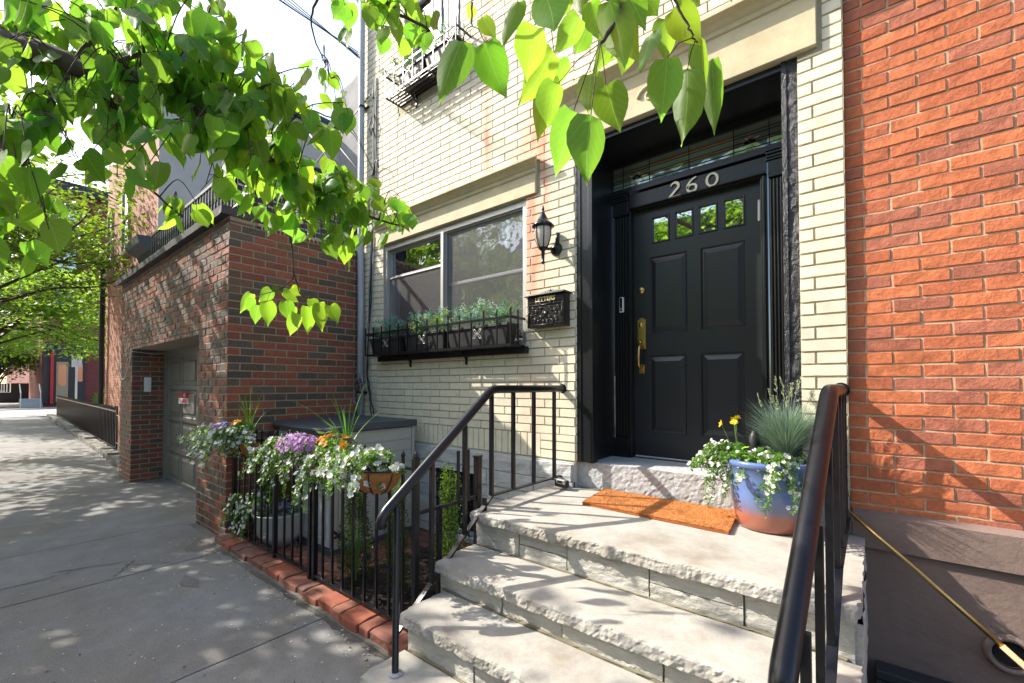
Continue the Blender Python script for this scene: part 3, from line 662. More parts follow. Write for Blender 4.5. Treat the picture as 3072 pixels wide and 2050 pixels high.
# threshold stone
def thr(p):
    q = p.copy()
    if p.y < .08: q.y -= abs(nv(p, 6, 2))*.008+nv(p, 45)*.004-.004; q.z -= (max(0, nv(p, 6, 5))*.008 if p.z > .85 else 0)
    return q
m = MB(); rockbox(m, -1.815, -.30, .035, .48, .69, .905, .02, thr); m.build('threshold_stone', 'rough_stone', house)
m = MB(); rockbox(m, -.302, -.1, -.02, .2, .80, .9, .03, lambda p: p+Vector((0, -nv(p, 12)*.006, 0))); rockbox(m, -.3, -.085, -.0, .2, .0, .80, .04, lambda p: p+Vector((0, -nv(p, 9)*.012, 0))); m.build('pier_base', 'rough_stone', house)
# ================================================================== RED HOUSE
red = thing('red_brick_house', 'weathered red brick house with brown stucco base right of the entrance', 'house', (1.5, .03, 0))
m = MB(); m.box(-.1, 6, .036, .4, .80, 9); m.build('mortar_wall', 'red_mortar', red)
def redcol(x, z, r):
    k = r.random(); t = 1+r.uniform(-.09, .08)
    c = (.53, .165, .073) if k < .5 else (.47, .142, .068) if k < .8 else (.39, .135, .082)
    return tuple(v*t for v in c)
m = MB(); r = random.Random(21); PRd = lambda u, z, d: Vector((u, .036-d, z))
bricks(m, PRd, -.094, 6, .80, 9, [], .068, .222, .0095, redcol, .0055, r, uoff=-.03, jit=.0026, tap=.0022); m.build('brick_wall', 'redbrick', red)
m = MB()
def st(p): return p+Vector((0, -nv(p, 1.6)*.006, 0)) if p.y < .1 else p
rockbox(m, -.085, 6, -.035, .4, .65, .835, .06, st, faces='yYxXzZ'); rockbox(m, -.085, 6, -.008, .4, -1.2, .65, .06, st, faces='yYxXzZ')
m.v = [(x, y, z-(.018 if (z > .82 and y < 0) else 0)) for x, y, z in m.v]
m.build('stucco_base', 'plaster', red)
m = MB(); m.lathe([(.055, .0), (.062, .02), (.075, .028), (.085, .012), (.088, 0)], (0, 0, 0), 24); m.v = [(.475+x, -.012-z, .275+y) for x, y, z in m.v]; vt = m.build('vent_collar', 'plaster', red, smooth=True, fixn=True)
m = MB(); m.lathe([(.0, .0), (.056, .0), (.056, .014)], (0, 0, 0), 24); m.v = [(.475+x, -.012-z, .275+y) for x, y, z in m.v]; m.build('vent_opening', 'dark', vt, fixn=True)
bc = thing('basement_bulkhead', 'dark metal bulkhead edge low against the brown stucco wall', 'bulkhead', (.4, -.2, 0))
m = MB(); m.box(.0, 3, -.13, -.02, .03, .075); m.box(.0, 3, -.22, -.13, -.02, .03); m.box(.0, 3, -1.2, -.22, -.30, -.02); m.build('frame', 'darktrim', bc, bevel=.006)
# ================================================================== BROWN GARAGE
gar = thing('brown_brick_garage', 'single storey garage of mottled brown and red brick', 'garage', (-7.3, -.7, 0))
GD = (-8.9, -5.72, -.2, 2.06)
m = MB()
for (a, b, c, d) in subtract((-9.7, -4.85, -.2, 3.17), [GD]): m.box(a, b, -1.45, -1.0, c, d)
m.box(-5.1, -4.850, -1.0, .6, -.2, 3.13); m.box(-9.7, -9.4, -1.0, 1.0, -.2, 3.17); m.box(-9.7, -5.1, -1.0, .9, 2.9, 3.0); m.build('mortar_wall', 'brown_mortar', gar)
def brcol(x, z, r):
    q = nv((x*2.2, z*5, 0), 1.0, 9)+r.uniform(-.55, .55); t = 1+r.uniform(-.2, .2)
    c = (.26, .082, .045) if q > -.05 else (.15, .085, .05) if q > -.42 else (.105, .078, .058)
    return tuple(v*t for v in c)
m = MB(); r = random.Random(31)
bricks(m, lambda u, z, d: Vector((u, -1.45-d, z)), -9.7, -4.845, -.03, 3.15, [GD], .0765, .225, .014, lambda x, z, r: tuple(v*.85 for v in brcol(x, z-.0, r)) if r.random() < .7 else (.12*r.uniform(.8, 1.3), .078, .058), .006, r, jit=.003, uoff=.05)
bricks(m, lambda u, z, d: Vector((-4.850+d, u, z)), -1.458, .0, -.03, 3.13, [], .0765, .225, .013, brcol, .006, r, jit=.0012, uoff=.12)
bricks(m, lambda u, z, d: Vector((-8.9+d, u, z)), -1.45, -1.0, -.03, 2.06, [], .0765, .225, .012, lambda x, z, r: tuple(v*.8 for v in brcol(x, z-9, r)), .006, r, jit=.001)
bricks(m, lambda u, z, d: Vector((-5.72-d, u, z)), -1.45, -1.0, -.03, 2.06, [], .0765, .225, .012, brcol, .002, r, jit=.001)
m.build('brick_wall', 'brownbrick', gar)
m = MB(); rockbox(m, -9.76, -4.83, -1.53, -1.1, 3.17, 3.25, .12, lambda p: p+Vector((nv(p, 6)*.006, nv(p, 5, 1)*.006, nv(p, 6, 2)*.006))); m.build('coping', 'darktrim', gar)
m = MB(); m.box(-5.1, -4.83, -1.2, .0, 3.132, 3.16, (.45, .38, .3))
for k in range(26):
    y = -1.17+k*.045; m.box(-4.832, -4.826, y, y+.012, 3.10, 3.155, (.5, .45, .38))
m.build('side_coping', 'tantrim', gar)
m = MB()
for (a, b, c, d) in ((-8.9, -8.78, -.2, 2.06), (-5.84, -5.72, -.2, 2.06), (-8.78, -5.84, 1.97, 2.06)): m.box(a, b, -1.06, -.98, c, d)
m.build('door_frame', 'gdoor', gar, bevel=.004)
gd = bx('garage_door', 'gdoor', gar, -8.78, -5.84, -1.02, -.97, .0, 1.97, bevel=0)
m = MB()
for rw in range(4):
    for cc in range(4):
        a = -8.72+cc*.735; c = .05+rw*.485
        vs = [];
        for (i, dy) in ((0, -.0), (.015, .012), (.05, .010), (.075, -.006)): vs += [(a+i, -1.021+dy, c+i), (a+.66-i, -1.021+dy, c+i), (a+.66-i, -1.021+dy, c+.41-i), (a+i, -1.021+dy, c+.41-i)]
        vs = [(x, y-.013, z) for x, y, z in vs]
        m.add(vs, [(4*k+j, 4*k+(j+1) % 4, 4*k+4+(j+1) % 4, 4*k+4+j) for k in range(3) for j in range(4)]+[(12, 13, 14, 15)])
    m.box(-8.78, -5.84, -1.034, -1.02, .485*rw+.47, .485*rw+.49)
m.build('door_panel', 'gdoor', gd)
m = MB()
for rw in range(5): m.box(-8.78, -5.84, -1.036, -1.02, .485*rw-.02+.01, .485*rw+.045)
for cc in range(5): m.box(-8.78+cc*.735-.0, -8.72+cc*.735, -1.0355, -1.02, 0, 1.97)
m.build('door_rail', 'gdoor', gd)
sg = thing('no_parking_sign', 'small curled red and white sign reading NO PARKING on the garage door', 'sign', (-7.76, -1.04, 1.31))
m = MB(); n = 8
for i in range(n):
    u0, u1 = i/n, (i+1)/n; x0_, x1_ = -7.97+.40*u0, -7.97+.40*u1; cv = lambda u: -1.045-.035*(1-u)**2-.012*sin(u*pi*1.5)
    for (a, b, mi) in ((1.235, 1.315, 1), (1.315, 1.395, 0)):
        m.add([(x0_, cv(u0), a), (x1_, cv(u1), a), (x1_, cv(u1), b), (x0_, cv(u0), b)], [(0, 1, 2, 3)], mi=mi)
m.build('sign_sheet', ['red', 'signwhite'], sg)
text('NO', -7.74, 1.355, .075, -1.068, 'signwhite', 'letters', sg, ext=.001, off=.001); text('PARKING', -7.76, 1.272, .072, -1.072, 'red', 'letters', sg, ext=.001, off=.001)
ic = bx('intercom', 'white', None, -8.892, -8.87, -1.31, -1.22, 1.40, 1.63, bevel=.006); tag(ic, 'small pale rectangular control box on the garage door jamb', 'control box')
cbl = MB(); cbl.tube([(-8.88, -1.0, 2.03), (-8.88, -1.2, 2.0), (-8.9, -1.465, 2.03), (-9.0, -1.475, 1.85), (-9.25, -1.475, 1.62), (-9.5, -1.475, 1.6), (-9.66, -1.475, 1.72), (-9.72, -1.475, 1.95)], .006, 6)
tag(cbl.build('loose_cable', 'whitemetal'), 'thin white cable looping at the far corner of the brown garage', 'cable')
# ================================================================== STOOP
stoop = thing('stone_stoop', 'pale stone entrance stoop with rough faced treads', 'stoop', (-1, -.9, 0))
def treadfn(yf, zt, x0, x1, amp=.022, th=.07):
    def fn(p):
        q = p.copy(); e = (p.y-yf)
        if e < .03:
            k = 1-e/.03; dn = (zt-p.z)/th
            q.y += k*(nv(p, 5, zt)*amp*(.4+dn)*.55-dn*.004+nv(p, 24, 3)*.006+nv(p, 60, 5)*.004)
            if p.z > zt-.002: q.z -= k*(.003+abs(nv(p, 12, 2))*.006); q.y += k*.005
        elif e < .07 and p.z > zt-.002: q.z -= .002*abs(nv(p, 14))
        if p.z > zt-.002: q.z += nv(p, 2.2, 6)*.003
        ex = min(p.x-x0, x1-p.x)
        if ex < .03: s = 1 if p.x-x0 < .03 else -1; q.x += s*(.5*(1-ex/.03))*(abs(nv(p, 8, 4))*.03+(.02 if e < .05 else .0))
        return q
    return fn
def riserfn(p):
    q = p.copy()
    if p.y < -.2: pass
    q.y -= abs(nv((p.x, p.y, p.z*2.8), 4, 8))*.011+nv((p.x*.6, p.y, p.z*2), 26, 2)*.0035; return q
levels = [(.70, -1.0, -2.0, -.03, .05), (.49, -1.325, -1.97, -.03, -1.0), (.335, -1.615, -1.90, -.03, -1.325), (.15, -1.86, -1.87, .02, -1.615)]
r = random.Random(4)
for i, (zt, yf, x0, x1, yb) in enumerate(levels):
    th = .058 if i < 3 else .13; m = MB()
    seams = [x0, x0+(x1-x0)*.955, x1] if i else [x0, -.235, x1]
    for a, b in zip(seams, seams[1:]):
        rockbox(m, a, b-.004, yf, yb+.015, zt-th, zt, .012 if i < 3 else .03, treadfn(yf, zt, a, b, .02), faces='yxXzZ')
    m.build('tread', 'tread', stoop, smooth=False)
    if i < 3:
        zb = levels[i+1][0]-.01; m = MB(); z0 = zb; z1 = zt-th+.003
        m.box(x0+.05, x1-.03, yf+.06, yb+.05, z0, z1-.004)
        u = x0+.035; first = True
        while u < x1-.05:
            l = r.uniform(.30, .5); b = min(u+l, x1-.02)
            if x1-b < .12: b = x1-.02
            if r.random() < .55 and not first: rows = [(z0, z0+(z1-z0)*.52), (z0+(z1-z0)*.52, z1)]
            else: rows = [(z0, z1)]
            for (c, d) in rows: rockbox(m, u, b-.008, yf+.035+r.uniform(0, .008), yf+.1, c, d-.005, .016, riserfn, faces='yxXzZ')
            u = b; first = False
        m.build('riser', 'riser', stoop)
for side in (0, 1):
    m = MB()
    for (zt, yf, x0, x1, yb) in levels[:3]:
        if side: rockbox(m, x1-.12, x1-.005, yf+.05, yb+.03, -.1, zt-.075, .05, lambda p: p+Vector((nv(p, 7)*.012, 0, 0)), faces='xXy')
        else: rockbox(m, x0+.03, x0+.12, yf+.04, yb+.03, -.1, zt-.07, .05, lambda p: p+Vector((nv(p, 6)*.012-.004, 0, 0)), faces='xXy')
    m.build('side_wall', 'riser', stoop)
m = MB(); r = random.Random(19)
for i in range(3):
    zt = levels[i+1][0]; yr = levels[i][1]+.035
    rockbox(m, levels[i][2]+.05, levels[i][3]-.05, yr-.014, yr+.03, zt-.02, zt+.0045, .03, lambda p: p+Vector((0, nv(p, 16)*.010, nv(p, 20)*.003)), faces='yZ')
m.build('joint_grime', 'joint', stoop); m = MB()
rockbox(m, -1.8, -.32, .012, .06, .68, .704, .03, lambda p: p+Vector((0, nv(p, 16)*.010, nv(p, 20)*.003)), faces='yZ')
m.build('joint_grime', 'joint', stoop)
def zcrack(name, pts, y, wd=.003):
    m = MB()
    for (a, b) in zip(pts, pts[1:]):
        A, B = Vector((a[0], y, a[1])), Vector((b[0], y, b[1])); d = (B-A).normalized(); n = Vector((d.z, 0, -d.x))*wd
        m.add([A-n, B-n, B+n, A+n], [(0, 1, 2, 3)])
    return m
# ================================================================== HANDRAILS
def rail(name, label, knee, end, wall, slope_b, foot, r_, mirror):
    t = thing(name, label, 'handrail', (knee[0], -.5, 0), 'handrails of the stoop')
    k = Vector(knee); e = Vector(end); wv = Vector(wall); d1 = (k-wv).normalized(); d2 = (e-k).normalized()
    path = [wv, wv+d1*.02]
    for j in range(7):
        s = j/6; a = k-d1*.05*(1-s)*1.0; b_ = k+d2*.05*s; path.append(a*(1-s)+b_*s)
    path += [e-d2*.04, e-d2*.018+Vector((0, .000, -.006)), e+Vector((0, -.004, -.03)), e+Vector((0, .0, -.055))]
    m = MB(); m.tube(path, [r_]*(len(path)), 16); m.build('tube', 'iron', t, smooth=True)
    m = MB(); m.tube([wv+Vector((0, 0.005, 0)), wv+Vector((0, -.012, 0))], r_*1.35, 16); m.build('wall_flange', 'iron', t, bevel=.003)
    return t, k, e, d2
t, k, e, d2 = rail('handrail', 'black pipe handrail on the left side of the stoop, nearest the flower baskets', (-1.93, -.866, 1.475), (-1.93, -1.70, .835), (-1.93, -.0, 1.475), None, None, .0275, 1)
bz = lambda y: .782 if y > -.866 else .782+(y+.866)*.775
m = MB()
m.obox((-1.93, -.45, .782), Vector((.018, 0, 0)), Vector((0, .416, 0)), Vector((0, 0, .006)))
a = Vector((-1.93, -.866, .782)); b = Vector((-1.93, -1.60, .782-.734*.775)); dd = (b-a); nn = Vector((0, dd.z, -dd.y)).normalized()
m.obox((a+b)/2, Vector((.018, 0, 0)), dd/2, nn*.006); m.build('bottom_rail', 'iron', t, bevel=.002)
def zr(y): return 1.475 if y > -.866 else 1.475+(y+.866)*.767
for y in (-.13, -.40, -.64, -.866, -1.11, -1.37):
    m = MB(); m.box(-1.942, -1.918, y-.012, y+.012, bz(y), zr(y)-.01); m.build('baluster', 'iron', t, bevel=.002)
m = MB(); m.box(-1.945, -1.915, -.94, -.925, .70, .78); m.build('foot', 'iron', t)
m = MB(); m.tube([(-1.73, -1.735, .14), (-1.76, -1.735, .5), (-1.93, -1.615, .86)], .017, 10)
m = MB(); m.tube([(-1.74, -1.75, .14), (-1.74, -1.75, .16)], .034, 12); m.build('foot_collar', 'rough_stone', t)
m = MB(); m.tube([(-1.74, -1.75, .14), (-1.915, -1.615, .87)], .0165, 10); m.build('post', 'iron', t, smooth=False)
t2, k, e, d2 = rail('handrail', 'black pipe handrail on the right side of the stoop, beside the blue flower pot', (-.128, -.87, 1.475), (-.172, -1.80, .80), (-.128, -.0, 1.475), None, None, .031, 1)
m = MB(); m.obox((-.11, -.45, .79), Vector((.018, 0, 0)), Vector((0, .42, 0)), Vector((0, 0, .006)))
a = Vector((-.11, -.87, .79)); b = Vector((-.135, -1.95, -.02)); dd = b-a; nn = Vector((0, dd.z, -dd.y)).normalized(); m.obox((a+b)/2, Vector((.018, 0, 0)), dd/2, nn*.006); m.build('bottom_rail', 'iron', t2, bevel=.002)
for y in (-.13, -.38, -.62, -.87, -1.12, -1.40, -1.68):
    xx = -.112-.03*max(0, -(y+.87)); zb = .79 if y > -.88 else .79+(y+.87)*.75; zt = 1.465 if y > -.88 else 1.465+(y+.87)*.726
    m = MB(); m.box(xx-.012, xx+.012, y-.012, y+.012, zb, zt); m.build('baluster', 'iron', t2, bevel=.002)
lb = thing('lock_box', 'small black and grey key lock box clamped to the foot of the left handrail', 'lock box', (-1.86, -.12, .73))
m = MB(); m.obox((-1.86, -.13, .745), Vector((.05, .0, -.004)), Vector((0, .03, 0)), Vector((0, 0, .028))); m.build('case', 'black', lb, bevel=.008)
m = MB(); m.obox((-1.85, -.15, .762), Vector((.038, 0, -.003)), Vector((0, .02, -.002)), Vector((0, 0, .018))); cs = m.build('cover', 'metal', lb, bevel=.006)
m = MB(); m.obox((-1.855, -.172, .764), Vector((.02, 0, 0)), Vector((0, .003, 0)), Vector((0, 0, .008))); m.build('dial', 'black', cs)
m = MB(); m.tube([(-1.90, -.13, .755), (-1.94, -.135, .765), (-1.955, -.13, .775), (-1.94, -.12, .79), (-1.90, -.13, .775)], .005, 8); m.build('shackle', 'iron', lb, smooth=True)
# brass pole
bp = thing('brass_pole', 'long tarnished brass pole leaning diagonally by the stucco wall', 'pole', (.2, -.2, .6))
m = MB(); m.tube([(-.17, -.03, .885), (.15, -.13, .62), (.42, -.215, .385)], .0105, 10); m.build('tube', 'brass', bp, smooth=True)
m = MB(); m.tube([(.42, -.215, .385), (.62, -.28, .21)], .012, 10); m.build('wood_end', 'wood', bp, smooth=True)
# ================================================================== MAT
mt = MB(); r = random.Random(6)
P0, P1, P2, P3 = Vector((-1.505, -.43, .703)), Vector((-.60, -.45, .703)), Vector((-.645, .0, .703)), Vector((-1.565, .012, .703))
def bil(u, v): return (P0*(1-u)+P1*u)*(1-v)+(P3*(1-u)+P2*u)*v
n1, n2 = 60, 30; vs = [bil(i/n1, j/n2)+Vector((0, 0, .018+r.uniform(-.002, .002))) for i in range(n1+1) for j in range(n2+1)]
mt.add(vs, [(i*(n2+1)+j, (i+1)*(n2+1)+j, (i+1)*(n2+1)+j+1, i*(n2+1)+j+1) for i in range(n1) for j in range(n2)], (.46, .18, .045))
sk_ = [bil(0, 0), bil(1, 0), bil(1, 1), bil(0, 1)]
for k in range(4):
    a, b = sk_[k], sk_[(k+1) % 4]; mt.add([a, b, b+Vector((0, 0, .018)), a+Vector((0, 0, .018))], [(0, 1, 2, 3)], (.33, .09, .015))
for k in range(16000):
    u, v = r.random(), r.random()
    if r.random() < .12: u, v = r.choice([(u, 0), (u, 1), (0, v), (1, v)])
    p = bil(u, v)+Vector((0, 0, .014)); d = Vector((r.uniform(-.006, .006), r.uniform(-.006, .006), .011)); s = Vector((r.uniform(-1, 1), r.uniform(-1, 1), 0)).normalized()*.0012
    q = r.uniform(.75, 1.25); mt.add([p-s, p+s, p+d], [(0, 1, 2)], (.60*q, .25*q, .07*q))
tag(mt.build('doormat', 'mat'), 'orange coir doormat lying in front of the black door', 'doormat')
# ================================================================== BRICK EDGING + FENCE
ed = thing('brick_edging', 'row of worn red bricks edging the fenced front yard', 'brick edging', (-3.4, -1.45, 0))
r = random.Random(17); x = -4.86; i = 0
while x < -2.0:
    wd = r.choice([.1, .1, .105, .15, .2, .2]); wd = min(wd, -1.98-x)
    if wd < .05: break
    c = r.choice([(.24, .085, .05), (.2, .075, .05), (.27, .105, .065), (.16, .075, .055), (.30, .085, .045)]); dz = r.uniform(-.008, .008)
    m = MB(); ph = r.uniform(0, 9)
    rockbox(m, x, x+wd-.009, -1.535+r.uniform(-.012, .01), -1.36, -.06, .068+dz, .03, lambda p: p+Vector((nv(p, 15, ph)*.003, nv(p, 12, ph+2)*.005, nv(p, 14, ph+4)*.003-(.007 if (p.y < -1.51 and p.z > .05) else 0))), c)
    m.build('edging_brick', 'paver', ed, bevel=.006); x += wd
m = MB(); rockbox(m, -4.86, -1.98, -1.555, -1.37, -.08, .018, .03, lambda p: p+Vector((0, nv(p, 30)*.006, nv(p, 12)*.008-.004)), (.15, .135, .11)); m.build('mortar_bed', 'sidewalk', ed)
def bar(m, x, y, z0, z1, w_=.0075): m.box(x-w_, x+w_, y-w_, y+w_, z0, z1)
FY = -1.40
def finial(m, x, y, z): m.lathe([(.007, 0), (.013, .012), (.014, .022), (.008, .036), (.0, .05)], (x, y, z), 8)
def fencepanel(x0, x1, name, label, posts, gate=False, zt=1.02):
    t = thing(name, label, 'gate' if gate else 'fence', ((x0+x1)/2, FY, 0))
    m = MB(); m.box(x0, x1, FY-.016, FY+.016, .098, .110); m.build('bottom_rail', 'iron', t); m = MB(); m.box(x0, x1, FY-.010, FY+.010, zt-.012, zt+.004); m.build('top_rail', 'iron', t)
    n = max(2, int(round((x1-x0)/.135)))
    for k in range(1, n):
        xx = x0+(x1-x0)*k/n; m = MB(); bar(m, xx, FY, .11, zt+.055); finial(m, xx, FY, zt+.05); m.build('baluster', 'iron', t)
    for p in posts:
        m = MB(); bar(m, p, FY, .055, zt+.06, .0165); m.lathe([(.017, 0), (.02, .01), (.012, .03), (0, .045)], (p, FY, zt+.06), 8); m.build('post', 'iron', t, bevel=.002)
    return t
fa = fencepanel(-4.80, -3.90, 'iron_fence', 'black iron fence section nearest the brown garage corner', [-4.79, -3.88])
gt = fencepanel(-3.85, -3.28, 'iron_gate', 'black iron gate with scroll on top between two fence sections', [-3.27], True)
for sx in (-1, 1):
    m = MB(); pts = []
    for k in range(26):
        s_ = k/25; a = s_*2.3*pi; rr = .035*(1-s_*.55); pts.append((-3.565+sx*(.03+.02-rr*cos(a)*.9+.02), FY, 1.085+rr*sin(a)+.02))
    m.tube([(-3.565+sx*.27, FY, 1.03), (-3.565+sx*.19, FY, 1.075), (-3.565+sx*.1, FY, 1.07)]+pts, .006, 6); m.build('scroll', 'iron', gt, smooth=True)
fb = fencepanel(-3.22, -2.02, 'iron_fence', 'black iron fence section between the gate and the stoop', [-3.205, -2.035])
# return fence beside stoop
fr_ = thing('iron_fence', 'short black iron return fence beside the left edge of the stoop', 'fence', (-2.06, -1.1, 0))
m = MB(); bar(m, -2.06, -.86, 0, 1.02, .02); m.box(-2.085, -2.035, -.885, -.835, 1.02, 1.03); m.build('post', 'iron', fr_, bevel=.002)
m = MB(); bar(m, -2.06, -1.20, 0, .76, .014); m.build('post', 'iron', fr_, bevel=.002)
m = MB(); m.box(-2.07, -2.05, -1.37, -.86, .745, .765); m.build('middle_rail', 'iron', fr_); m = MB(); m.box(-2.07, -2.05, -1.37, -.86, .12, .135); m.build('bottom_rail', 'iron', fr_)
for y in (-1.04, -.95): m = MB(); bar(m, -2.06, y, .76, 1.08); m.build('baluster', 'iron', fr_)
def butterfly(p, rz, sc=1):
    t = tag(bpy.data.objects.new('garden_ornament', None), 'tmp', 'ornament'); C.collection.objects.link(t); t.location = p; t.rotation_euler = (0.3, .2, rz); return t
def bfly(p, rz, label):
    m = MB()
    for sx in (-1, 1):
        for (a, L_, wv) in ((38, .045, .016), (-28, .034, .013)):
            d = Vector((cos(radians(a))*sx, -.35, sin(radians(a)))); n = Vector((-sin(radians(a))*sx, 0, cos(radians(a)))); q = Vector((0, 0, 0))
            o_ = [q, q+d*L_*.55+n*wv, q+d*L_+n*wv*.8, q+d*L_*1.05-n*wv*.4, q+d*L_*.5-n*wv*.7]
            m.add(o_+[v+Vector((0, .003, 0)) for v in o_], [(0, 1, 2, 3, 4), (9, 8, 7, 6, 5)]+[(k, k+5, (k+1) % 5+5, (k+1) % 5) for k in range(5)])
    m.tube([(0, -.003, -.022), (0, -.006, 0), (0, -.003, .02)], [.003, .0045, .003], 6)
    rot = Matrix.Rotation(rz, 4, 'Z'); m.v = [tuple(rot @ Vector(v)+Vector(p)) for v in m.v]
    t = thing('butterfly_ornament', label, 'ornament', p, 'metal butterflies on the fence'); m.build('wings', 'iron', t)
bfly((-2.83, FY-.02, .47), .3, 'black metal butterfly on the fence bars just right of the gate')
bfly((-3.42, FY-.02, .27), -.2, 'black metal butterfly low on the bars of the gate')
bfly((-2.48, FY-.02, .42), .2, 'black metal butterfly on the fence bars in front of the middle shrub')
bfly((-2.25, FY-.02, .40), .5, 'black metal butterfly on the fence bars nearest the stoop')
# ================================================================== DECK CABINET
cab = thing('storage_cabinet', 'pale resin garden storage cabinet with slate grey lid against the house', 'cabinet', (-4.2, -.5, 0))
CX0, CX1, CY0, CY1 = -4.78, -3.70, -.99, -.10
bx('body', 'deckbox', cab, CX0, CX1, CY0, CY1, .02, 1.075, bevel=.01)
m = MB()
for k in range(9): z = .06+k*.112; m.box(CX1-.0, CX1+.008, CY0+.05, CY1-.04, z, z+.100)
m.box(CX1, CX1+.012, CY0, CY0+.045, .02, 1.07); m.box(CX1, CX1+.012, CY1-.035, CY1, .02, 1.07); m.build('side_boards', 'deckbox', cab, bevel=.004)
for (a, b) in ((CX0+.03, -4.245), (-4.235, CX1-.03)):
    m = MB(); m.box(a, b, CY0-.02, CY0, .06, 1.04); d_ = m.build('cabinet_door', 'deckboxwhite', cab, bevel=.006)
    m = MB()
    for (c, d) in ((.12, .52), (.58, .98)):
        for (e0, e1) in ((a+.05, (a+b)/2-.015), ((a+b)/2+.015, b-.05)):
            t_ = .008
            for q in ((e0, e0+t_, c, d), (e1-t_, e1, c, d), (e0+t_, e1-t_, c, c+t_), (e0+t_, e1-t_, d-t_, d)): m.box(q[0], q[1], CY0-.027, CY0-.02, q[2], q[3])
    m.build('door_moulding', 'deckbox', d_)
m = MB(); m.box(-4.25, -4.22, CY0-.035, CY0-.02, .86, .97); m.build('latch', 'iron', cab, bevel=.004)
bx('base_skirt', 'lid', cab, CX0-.01, CX1+.015, CY0-.03, CY1, .0, .05)
m = MB(); nL = 12; vs = []; 
for i in range(nL+1):
    x = CX0-.05+(CX1-CX0+.1)*i/nL; bow = .05*math.sin(pi*i/nL)
    for (y, z) in ((CY0-.06-bow, 1.085), (CY0-.06-bow, 1.110), (CY0-.03-bow, 1.126), (CY0+.4, 1.15), (CY1, 1.15), (CY1, 1.085)): vs.append((x, y, z))
m.add(vs, [(6*i+j, 6*i+(j+1) % 6, 6*i+6+(j+1) % 6, 6*i+6+j) for i in range(nL) for j in range(6)]+[tuple(range(6)), tuple(6*nL+k for k in range(6))]); m.build('cabinet_lid', 'lid', cab, fixn=True, bevel=.004)
# ================================================================== DRAINPIPE, CABLES
dp = thing('drainpipe', 'grey drainpipe running up the left corner of the cream house', 'drainpipe', (-4.79, -.06, 0))
m = MB(); m.tube([(-4.77, -.065, .95), (-4.77, -.065, 2.5), (-4.785, -.065, 3.1), (-4.79, -.065, 9)], .037, 16); m.build('tube', 'pipe', dp, smooth=True)
for z in (1.42, 3.6, 4.9): m = MB(); m.lathe([(.038, -.012), (.044, -.012), (.044, .012), (.038, .012)], (-4.78, -.065, z), 16); m.box(-4.84, -4.70, -.03, -.012, z-.01, z+.01); m.build('strap', 'iron', dp)
def wob(pts, n=6, am=.01, r=random.Random(2)):
    out = []
    for a, b in zip(pts, pts[1:]):
        a, b = Vector(a), Vector(b)
        for k in range(n): out.append(a.lerp(b, k/n)+Vector((r.uniform(-am, am), 0, r.uniform(-am, am)))*(1 if k else 0))
    return out+[Vector(pts[-1])]
cb = thing('wall_cable_bundle', 'tangle of black and grey cables beside the drainpipe', 'cables', (-4.6, -.03, 1))
for k, (dx, mat) in enumerate(((0, 'cable'), (.02, 'cable'), (.045, 'cablegrey'), (-.02, 'cablegrey'))):
    m = MB(); m.tube(wob([(-4.60+dx, -.02, 5.2), (-4.58+dx, -.02, 3.6), (-4.64+dx, -.03, 2.4), (-4.68+dx, -.04, 1.65), (-4.55+dx*2, -.05, 1.15+k*.02)], 8, .012), .0065, 6); m.build('cable', mat, cb, smooth=True)
for (cx, cz, rr, mat) in ((-4.78, 1.48, .20, 'cablegrey'), (-4.74, 1.44, .17, 'cablegrey'), (-4.70, 1.50, .085, 'cable'), (-4.69, 1.48, .07, 'cable')):
    m = MB(); m.tube([(cx+rr*.6*cos(a_*.26)+.01*sin(a_), -.11-.01*cos(a_*1.3), cz+rr*sin(a_*.26)) for a_ in range(26)], .006, 6); m.build('cable_loop', mat, cb, smooth=True)
m = MB(); m.tube([(-4.62, -.02, 4.75), (-4.65, -.05, 4.62), (-4.6, -.05, 4.5), (-4.55, -.05, 4.62), (-4.58, -.03, 4.75)], .006, 6); m.tube([(-4.6, -.02, 4.0), (-4.5, -.06, 4.15), (-4.42, -.09, 4.12), (-4.38, -.09, 4.02)], .006, 6); m.build('cable_loop', 'cable', cb, smooth=True)
for k, (dz, dx) in enumerate(((0, 0), (.05, .02), (.1, .05), (.16, .02), (.24, .08))):
    a = Vector((-4.74, -.12, 5.45+dz*.3)); b = Vector((-5.9-k*.55, -7.4-k*.3, 9.6+dz*1.5)); m = MB()
    m.tube([a.lerp(b, t/14)-Vector((0, 0, .5*sin(pi*t/14))) for t in range(15)], .005, 5)
    tag(m.build('power_line', 'cable', smooth=True), 'thin black service wire running from the house corner to the street', 'power line', 'service wires')
m = MB(); a = Vector((-4.62, -.05, 5.0)); b = Vector((-19, 2.9, 6.7)); m.tube([a.lerp(b, t/14)-Vector((0, 0, .4*sin(pi*t/14))) for t in range(15)], .008, 5)
tag(m.build('service_wire', 'cable'), 'single sagging wire crossing the sky towards the grey stucco building', 'wire')
